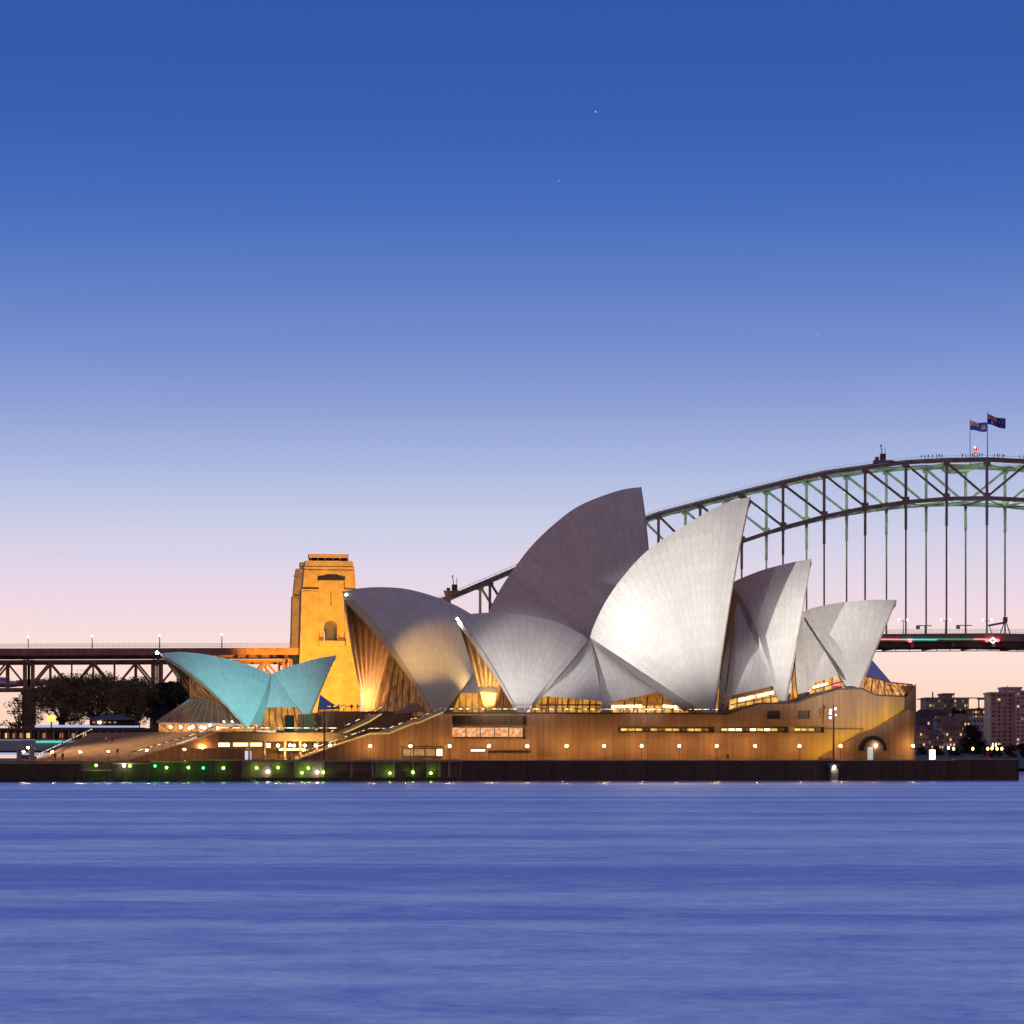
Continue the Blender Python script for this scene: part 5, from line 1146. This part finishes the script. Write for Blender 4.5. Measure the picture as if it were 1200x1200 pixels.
# ------------------------------------------------------------------ trees
def leaf_mat(name, c): return mat(name, c, .7, noise=(.25,.5))
def tree(label, base, H_, Wd, Dp, nleaf, lm, group=None, lsz=.7, trunk_h=.35, seed=0, clumps=26, flat=.55, name='fig_tree', zb=1.0):
    rnd = random.Random(seed); t_ = thing(name, label, 'tree', base, group)
    base = Vector(base); mb = MB(); top = base+Vector((0,0,H_*trunk_h))
    mb.tube([base-Vector((0,0,.3)), base.lerp(top,.5)+Vector((.2,0,0)), top], [Wd*.05,Wd*.038,Wd*.03], 8)
    cl = []
    for k_ in range(clumps):
        a = rnd.uniform(0,2*pi); r = sqrt(rnd.uniform(.02,1)); z = rnd.uniform(0,1)**zb
        rad = sqrt(max(.08, 1-(z*1.0)**2))*.9+.1
        c = base+Vector((cos(a)*r*rad*Wd/2*.85, sin(a)*r*rad*Dp/2*.85, H_*(trunk_h*.85+(1-trunk_h)*z*.85))); cl.append((c, rnd.uniform(.13,.24)*Wd))
        if k_ < 14:
            m_ = top.lerp(c,.5)+Vector((0,0,-.06*H_)); mb.tube([top-Vector((0,0,.3)), m_, c], [Wd*.016,Wd*.010,Wd*.004], 5)
    part('trunk', mb, mat('bark',(.05,.035,.03),.9), t_)
    cr_ = MB()
    for k_ in range(nleaf):
        c, r = cl[k_%len(cl)]
        d = Vector((rnd.gauss(0,1),rnd.gauss(0,1),rnd.gauss(0,1))).normalized()*r*(rnd.random()**.45)*1.1
        d.z *= flat; p = c+d; s_ = lsz*rnd.uniform(.5,1.2)
        u = Vector((rnd.gauss(0,1),rnd.gauss(0,1),rnd.gauss(0,.5))).normalized(); v = u.cross(Vector((rnd.gauss(0,1),rnd.gauss(0,1),rnd.gauss(0,1)))).normalized()
        cr_.add([p-u*s_, p-v*s_*.55, p+u*s_, p+v*s_*.55], [(0,1,2,3)])
    part('crown', cr_, lm, t_); return t_
LM1 = leaf_mat('fig_leaves',(.22,.17,.075)); LM2 = leaf_mat('red_lit_fig_leaves',(.16,.06,.04)); LM3 = leaf_mat('dark_leaves',(.04,.045,.025))  # the red-lit leaves carry reddish light in their colour
def tb(x, y, Y): p = pxY(x, y, Y); return (p.x, p.y, max(4,p.z))
tree('broad fig tree on the left behind the yellow billboard, sky showing through its crown', tb(72,852,960), 17.5, 29, 18, 22000, LM1, 'fig trees under the viaduct', .40, .12, 1, 60, zb=.6)
tree('broad fig tree in the middle of the grove, tallest top', tb(114,852,960), 18.5, 29, 18, 22000, LM1, 'fig trees under the viaduct', .40, .12, 2, 60, zb=.6)
tree('dense dark fig tree at the right of the grove behind the turquoise shells', tb(160,852,955), 17, 25, 18, 20000, LM1, 'fig trees under the viaduct', .42, .10, 3, 50, zb=.6)
tree('solid black-green fig tree touching the left turquoise shell', tb(200,852,950), 15.5, 20, 16, 9000, LM3, 'fig trees under the viaduct', .70, .06, 4, 40)
tree('small loose reddish tree left of the stone viaduct pier', tb(22,855,965), 12, 12, 9, 1100, LM2, None, .45, .12, 5, 22, name='small_tree')
# ------------------------------------------------------------------ far right shore
def hill_z(x, Y): return 4
mb = MB(); n = 24; ys = [980+i*22 for i in range(18)]
prow = []
for j, Y in enumerate(ys):
    row = []
    for i in range(n+1):
        x = 120+i*14; h = 3.2+ max(0,(j/17))*22*(.75+.25*sin(i*.7+1)) if j else 1.0; row.append(Vector((x, Y, h)))
    prow.append(row)
mb.grid(prow, 0); struct('hillside', mb, leaf_mat('hillside_scrub',(.035,.03,.03)))
def bldg(label, x0, x1, ytop, ybase, Y, dep, col, rows, cols, roof=None, lit=.15, group=None, wcol=None, name='apartment_block', seed=0, wfrac=.42, cat='building'):
    rnd = random.Random(seed); a, b_ = pxY(x0,ybase,Y), pxY(x1,ytop,Y); t_ = thing(name, label, cat, ((a.x+b_.x)/2, Y, a.z), group)
    wm = mat('facade',tuple(min(.8,c*3.2) for c in col),.85,noise=(.12,.18)); mb = MB(); mb.box(((a.x+b_.x)/2,Y+dep/2,(a.z+b_.z)/2-2),(b_.x-a.x,dep,b_.z-a.z+4)); part('wall', mb, wm, t_)
    W_, H_ = b_.x-a.x, b_.z-a.z
    mb = MB()
    if roof == 'gable':
        z = b_.z; mb.add([Vector((a.x-.6,Y-.6,z)),Vector((b_.x+.6,Y-.6,z)),Vector((b_.x+.6,Y+dep+.6,z)),Vector((a.x-.6,Y+dep+.6,z)),Vector((a.x+W_*.2,Y+dep/2,z+H_*.35)),Vector((b_.x-W_*.2,Y+dep/2,z+H_*.35))],[(0,1,5,4),(1,2,5),(2,3,4,5),(3,0,4),(3,2,1,0)])
        part('roof', mb, mat('tile_roof',(.22,.11,.12),.9,noise=(.3,.3),spec=.1), t_)
    else:
        mb.box(((a.x+b_.x)/2,Y+dep/2,b_.z+.35),(W_+.8,dep+.8,.7)); part('parapet', mb, wm, t_)
    wms = mat('dark_pane',(.10,.075,.085),.5); wd, ht = W_/cols*wfrac, H_/rows*.42
    q0 = MB(); q0.box((0,0,0),(wd,.25,ht)); proto = q0.mesh('window', wms); q1 = MB(); q1.box((0,0,0),(wd,.25,ht)); protl = q1.mesh('window', wcol or emit('lit_pane',(1,.62,.22),1.0))
    q2 = MB(); q2.box((0,0,0),(wd,.25,ht)); prot2 = q2.mesh('window', emit('dim_pane',(.8,.45,.28),.35))
    for r_ in range(rows):
        for c_ in range(cols):
            if rnd.random() < .06: continue
            k = rnd.random(); me = protl if k < lit else (prot2 if k < lit*2.2 else proto)
            o = bpy.data.objects.new('window', me); C.objects.link(o); o.parent = t_
            o.location = Vector((a.x+W_*(c_+.5)/cols, Y-.06, a.z+H_*(r_+.55)/rows)) - Vector(t_.location)
    return t_
TZ_ = .0
tw = bldg('tall brown apartment tower with rows of windows at the right edge',1161,1200,813,884,1150,16,(.20,.14,.13),15,6,lit=.03,name='apartment_tower',seed=1)
bldg('stair core block rising above the tall brown tower, at the right edge',1176,1197,807,884,1167,12,(.17,.12,.12),14,1,lit=.0,name='tower_core',seed=9,wfrac=.1)
mb = MB(); p = pxY(1181,803,1172); mb.bar((p.x,1172,p.z-3),(p.x,1172,p.z),.25); solo('roof_antenna', mb, M_STEEL2, 'thin antenna on top of the tall brown tower','antenna')
bldg('right slab of apartments joined to the tall brown tower, cut by the photo edge',1190.5,1216,811,884,1146,16,(.24,.17,.16),15,5,lit=.06,name='apartment_tower',seed=2)
bldg('hilltop apartment block with reddish outline and cranes behind, left part',1085,1106,819,846,1340,18,(.11,.07,.08),5,6,lit=.12,seed=3)
bldg('hilltop apartment block with the tallest roof box, middle',1106,1118,814,846,1345,18,(.10,.065,.07),6,4,lit=.05,seed=4)
bldg('hilltop apartment block right of the tallest roof box',1118,1135.5,819,846,1340,18,(.12,.075,.08),5,6,lit=.15,seed=5)
bldg('brown block with three rows of yellow windows left of the tall tower',1139,1161,832,860,1260,16,(.12,.08,.06),5,7,lit=.45,seed=6,wcol=emit('yellow_pane',(1,.6,.14),1.4))
bldg('grey-white apartment block just left of the tall tower',1136,1161,842,880,1210,14,(.24,.22,.25),6,6,lit=.1,seed=7,wcol=emit('orange_pane',(1,.45,.1),1.4))
bldg('long dark terrace under the hilltop blocks, beside the podium',1073,1112,838,858,1250,14,(.07,.055,.09),3,9,roof='gable',lit=.08,seed=8,name='terrace_house')
bldg('pale gabled waterside house right next to the podium',1074,1088,858,882,1080,12,(.22,.18,.13),4,4,roof='gable',lit=.06,seed=10,name='gabled_house')
bldg('brown verandah house behind the glowing kiosk',1088,1106,862,884,1085,12,(.16,.12,.10),4,6,roof='gable',lit=.14,seed=11,name='verandah_house')
bldg('brown apartment house in the middle of the slope, a few lit panes',1104,1128,852,882,1130,12,(.15,.11,.10),5,6,roof='gable',lit=.1,seed=12,name='gabled_house')
bldg('dark purple-roofed house high on the slope',1098,1118,844,860,1190,12,(.08,.06,.09),3,5,roof='gable',lit=.08,seed=13,name='gabled_house')
bldg('reddish house between the slope and the grey-white block',1118,1137,846,874,1180,12,(.12,.08,.08),5,5,roof='gable',lit=.12,seed=14,name='gabled_house')
tree('large round dark tree in front of the grey-white block', tb(1139.5,884,1060), 11, 10.5, 9, 5200, leaf_mat('olive_leaves',(.035,.028,.018)), None, .45, .05, 21, 30, .9, name='round_tree')
for i, (x, hh, d) in enumerate(((1080,3.5,'beside the podium corner'),(1098,4,'behind the glowing kiosk'),(1120,4,'left of the large round tree'),(1158,4.5,'at the foot of the tall tower, left'),(1170,4.5,'at the foot of the tall tower, middle'),(1184,5,'at the foot of the tall tower, right'),(1198,5,'at the right photo edge'))):
    tree('low dark waterside tree %s' % d, tb(x,887,1030), hh, 5.5, 5, 1200, LM3, 'low trees along the far waterfront', .35, .05, 30+i, 14, .8, name='low_tree')
for i, (x, y, d) in enumerate(((1143,836,'leftmost'),(1149,833,'second'),(1154,831,'third'),(1159,828,'nearest the tower'))):
    tree('dark hilltop tree on the skyline left of the tall tower, %s' % d, tb(x,y+12,1400), 6.5, 7, 6, 900, LM3, 'hilltop trees', .5, .1, 50+i, 14, .8, name='hilltop_tree')
tree('dark tree on the slope right below the lit hilltop block', tb(1124,847,1280), 8, 9, 7, 1500, LM3, None, .5, .08, 61, 18, .8, name='slope_tree')
# park lamps on the far waterfront
wl = lamp_post(4.0, .42, emit('amber_park_lamp',(1,.60,.16),9), 'park_lamp'); fst = True
for x, y, d in ((1111.5,876,'left of the first close pair'),(1117.5,877,'right of the first close pair'),(1140,877,'alone before the round dark tree'),(1157.5,877,'first of the four before the tower'),(1162.5,876.5,'second of the four before the tower'),(1168.5,877,'third of the four before the tower'),(1174,877,'last of the four before the tower'),(1163.5,872.5,'small upper one, left, before the tower'),(1167,872.5,'small upper one, right, before the tower')):
    o = wl if fst else copy_tree(wl); fst = False; p = pxY(x,y,1000); o.location = (p.x,1000,2.0); k_ = (p.z-2)/4.45; o.scale = (1,1,k_) if y > 875 else (.5,.5,k_)
    tag(o, 'amber park lamp on the far shore, '+d, 'street lamp', 'park lamps on the far shore')
mb = MB(); mb.box((192,1002,1.0),(150,14,2.2)); struct('far_quay', mb, M_SEAWALL)
# construction cranes on the skyline
for x, y, sgn, d in ((1093,811,-1,'left of the hilltop block'),(1147,817.5,1,'right of the hilltop block')):
    b = pxY(x,836,1420); p = pxY(x,y,1420); mb = MB(); mb.bar(b, p, .6)
    if sgn < 0: mb.bar((p.x-8,1420,p.z-3.6),(p.x+3,1420,p.z-3.6),.5)
    else: mb.bar((p.x-6,1420,p.z-.2),(p.x+4.5,1420,p.z-.2),.5); mb.box((p.x+1.5,1420,p.z-.6),(4.5,1,1.0))
    solo('tower_crane', mb, M_STEEL2, 'thin construction crane on the skyline '+d, 'crane', loc=b)

# ------------------------------------------------------------------ floodlights
WH = (1,.98,.95); 
def aimp(x, y, off, ax=AT): return ax.px(x, y, off)
lamp('SPOT','floodlight', (-168,410,9), 5.0e6, WH, aimp(800,690,12), 10.5, .85, 1.5)          # from the Farm Cove shore onto the tall sail
lamp('SPOT','floodlight', (-6,-40,10), 5.0e6, (1,.97,.94), aimp(606,792,12), 3.1, 1.0, .8)  # unseen frontal spot behind the camera, added to brighten the low shell
lamp('SPOT','floodlight', (-80,520,5), 5.2e5, (1,.97,.94), aimp(612,770,12), 13, .8, .8)
for ax_ in (582,612,645): lamp('SPOT','floodlight', (-8+(ax_-612)*.12,545,4), 6e4, (1,.97,.94), aimp(ax_,799,13), 13.5, 1.0, .8)  # unseen low spots over the water, added to lift the low shell
lamp('SPOT','floodlight', (90,430,8), 1.5e6, (1,.94,.88), aimp(985,768,12), 12, .8, 1.5)
lamp('SPOT','floodlight', (-60,470,6), 2.9e5, WH, aimp(790,706,13), 10, 1.0, 1)  # second, unseen spot added for the tall shell's bright centre
lamp('SPOT','floodlight', (57,470,5), 1.5e5, WH, aimp(878,796,14), 7.5, 1.0, 1)  # unseen frontal spot added to light the side shell
lamp('SPOT','floodlight', (78,470,6), 2.4e5, WH, aimp(906,792,14), 7, 1.0, 1)  # unseen spot added for a bright patch low on the second shell
lamp('SPOT','floodlight', (60,545,4), 9.0e4, (1,.93,.88), aimp(728,812,12), 11, 1.0, .8)
pC = XC(499,765,16); lamp('SPOT','floodlight', pC+Vector((-22,-66,0)), 2.7e5, (1,.56,.12), pC, 14, 1.0, .5)
lamp('SPOT','floodlight', AR.P(-25,75,15), 2.1e5, (.36,.90,.93), XR(290,803,4), 36, 1.0, .5)
# mouth uplights
def up(p, power, col, aim): return lamp('SPOT','uplight', p, power, col, aim, 150, .5, .4)
ff = AC.mirror(C1.F); up(ff+Vector((0,0,4.0))+AC.n*6-AC.a*2.5, 8e3, (1,.55,.20), ff+Vector((0,4,14))); up(ff+Vector((0,0,5))+AC.n*12-AC.a*3.0, 7e3, (1,.50,.18), ff+Vector((0,4,24))-AC.n*4)
ff = AT.mirror(S1.F); up(ff+Vector((0,0,4.0))+AT.n*5-AT.a*1, 6e3, (1,.60,.18), ff+Vector((0,4,14))); up(ff+Vector((0,0,5))+AT.n*9-AT.a*2, 6e3, (1,.60,.16), ff+Vector((0,4,20)))
ff = AR.mirror(R1.F); up(ff+Vector((0,0,3))+AR.n*6-AR.a*3, 1.4e3, (1,.62,.25), ff+Vector((0,4,12)))
lamp('SPOT','steps_floodlight', A_+Vector((-26,4,13)), 8.5e4, (1,.60,.26), A_.lerp(C_,.45), 70, .8, .5)
lamp('POINT','beak_light', C1.rg[0]+Vector((0,0,-1.4))+AC.a*1.0+AC.n*1.2, 350, (.75,1,.95), rad=.4)
lamp('POINT','beak_light', S1.rg[0]+Vector((0,0,-1.4))+AT.n*1.2, 500, (.75,1,.95), rad=.4)
# pylon lights
lamp('SPOT','pylon_floodlight', AB.P(AB.S(381,16)-10,90,22), 8.5e5, (1,.41,.022), AB.P(AB.S(381,16),16,52), 54, .5, 1)
lamp('SPOT','pylon_floodlight', AB.P(AB.S(300,16)-6,34,57), 2.2e5, (1,.42,.03), AB.P(AB.S(345,16),-38,72), 44, .5, 1)
# green lamps within the arch lattice
for i, s in enumerate(nodes):
    if s < -60 or True:
        if i % 2 == 0 and s <= 60: lamp('POINT','arch_light', AB.P(s+1.2,-3.0,zbot(s)+3.0), 1.5e4, (.55,1,.62), rad=.4)
lamp('SPOT','hanger_light', AB.P(.5,6,zdeck(0)+2), 1.2e5, (.30,.32,1), AB.P(0,0,110), 8, .5, .3)
# last light of the day, very weak, from beyond the bridge
sd = bpy.data.lights.new('sun','SUN'); sd.energy = .1; sd.angle = R(12); sd.color = (1,.72,.62); so = bpy.data.objects.new('sun', sd); C.objects.link(so)
so.rotation_euler = (R(-84),0,R(-20))
print('objects', len(bpy.data.objects))
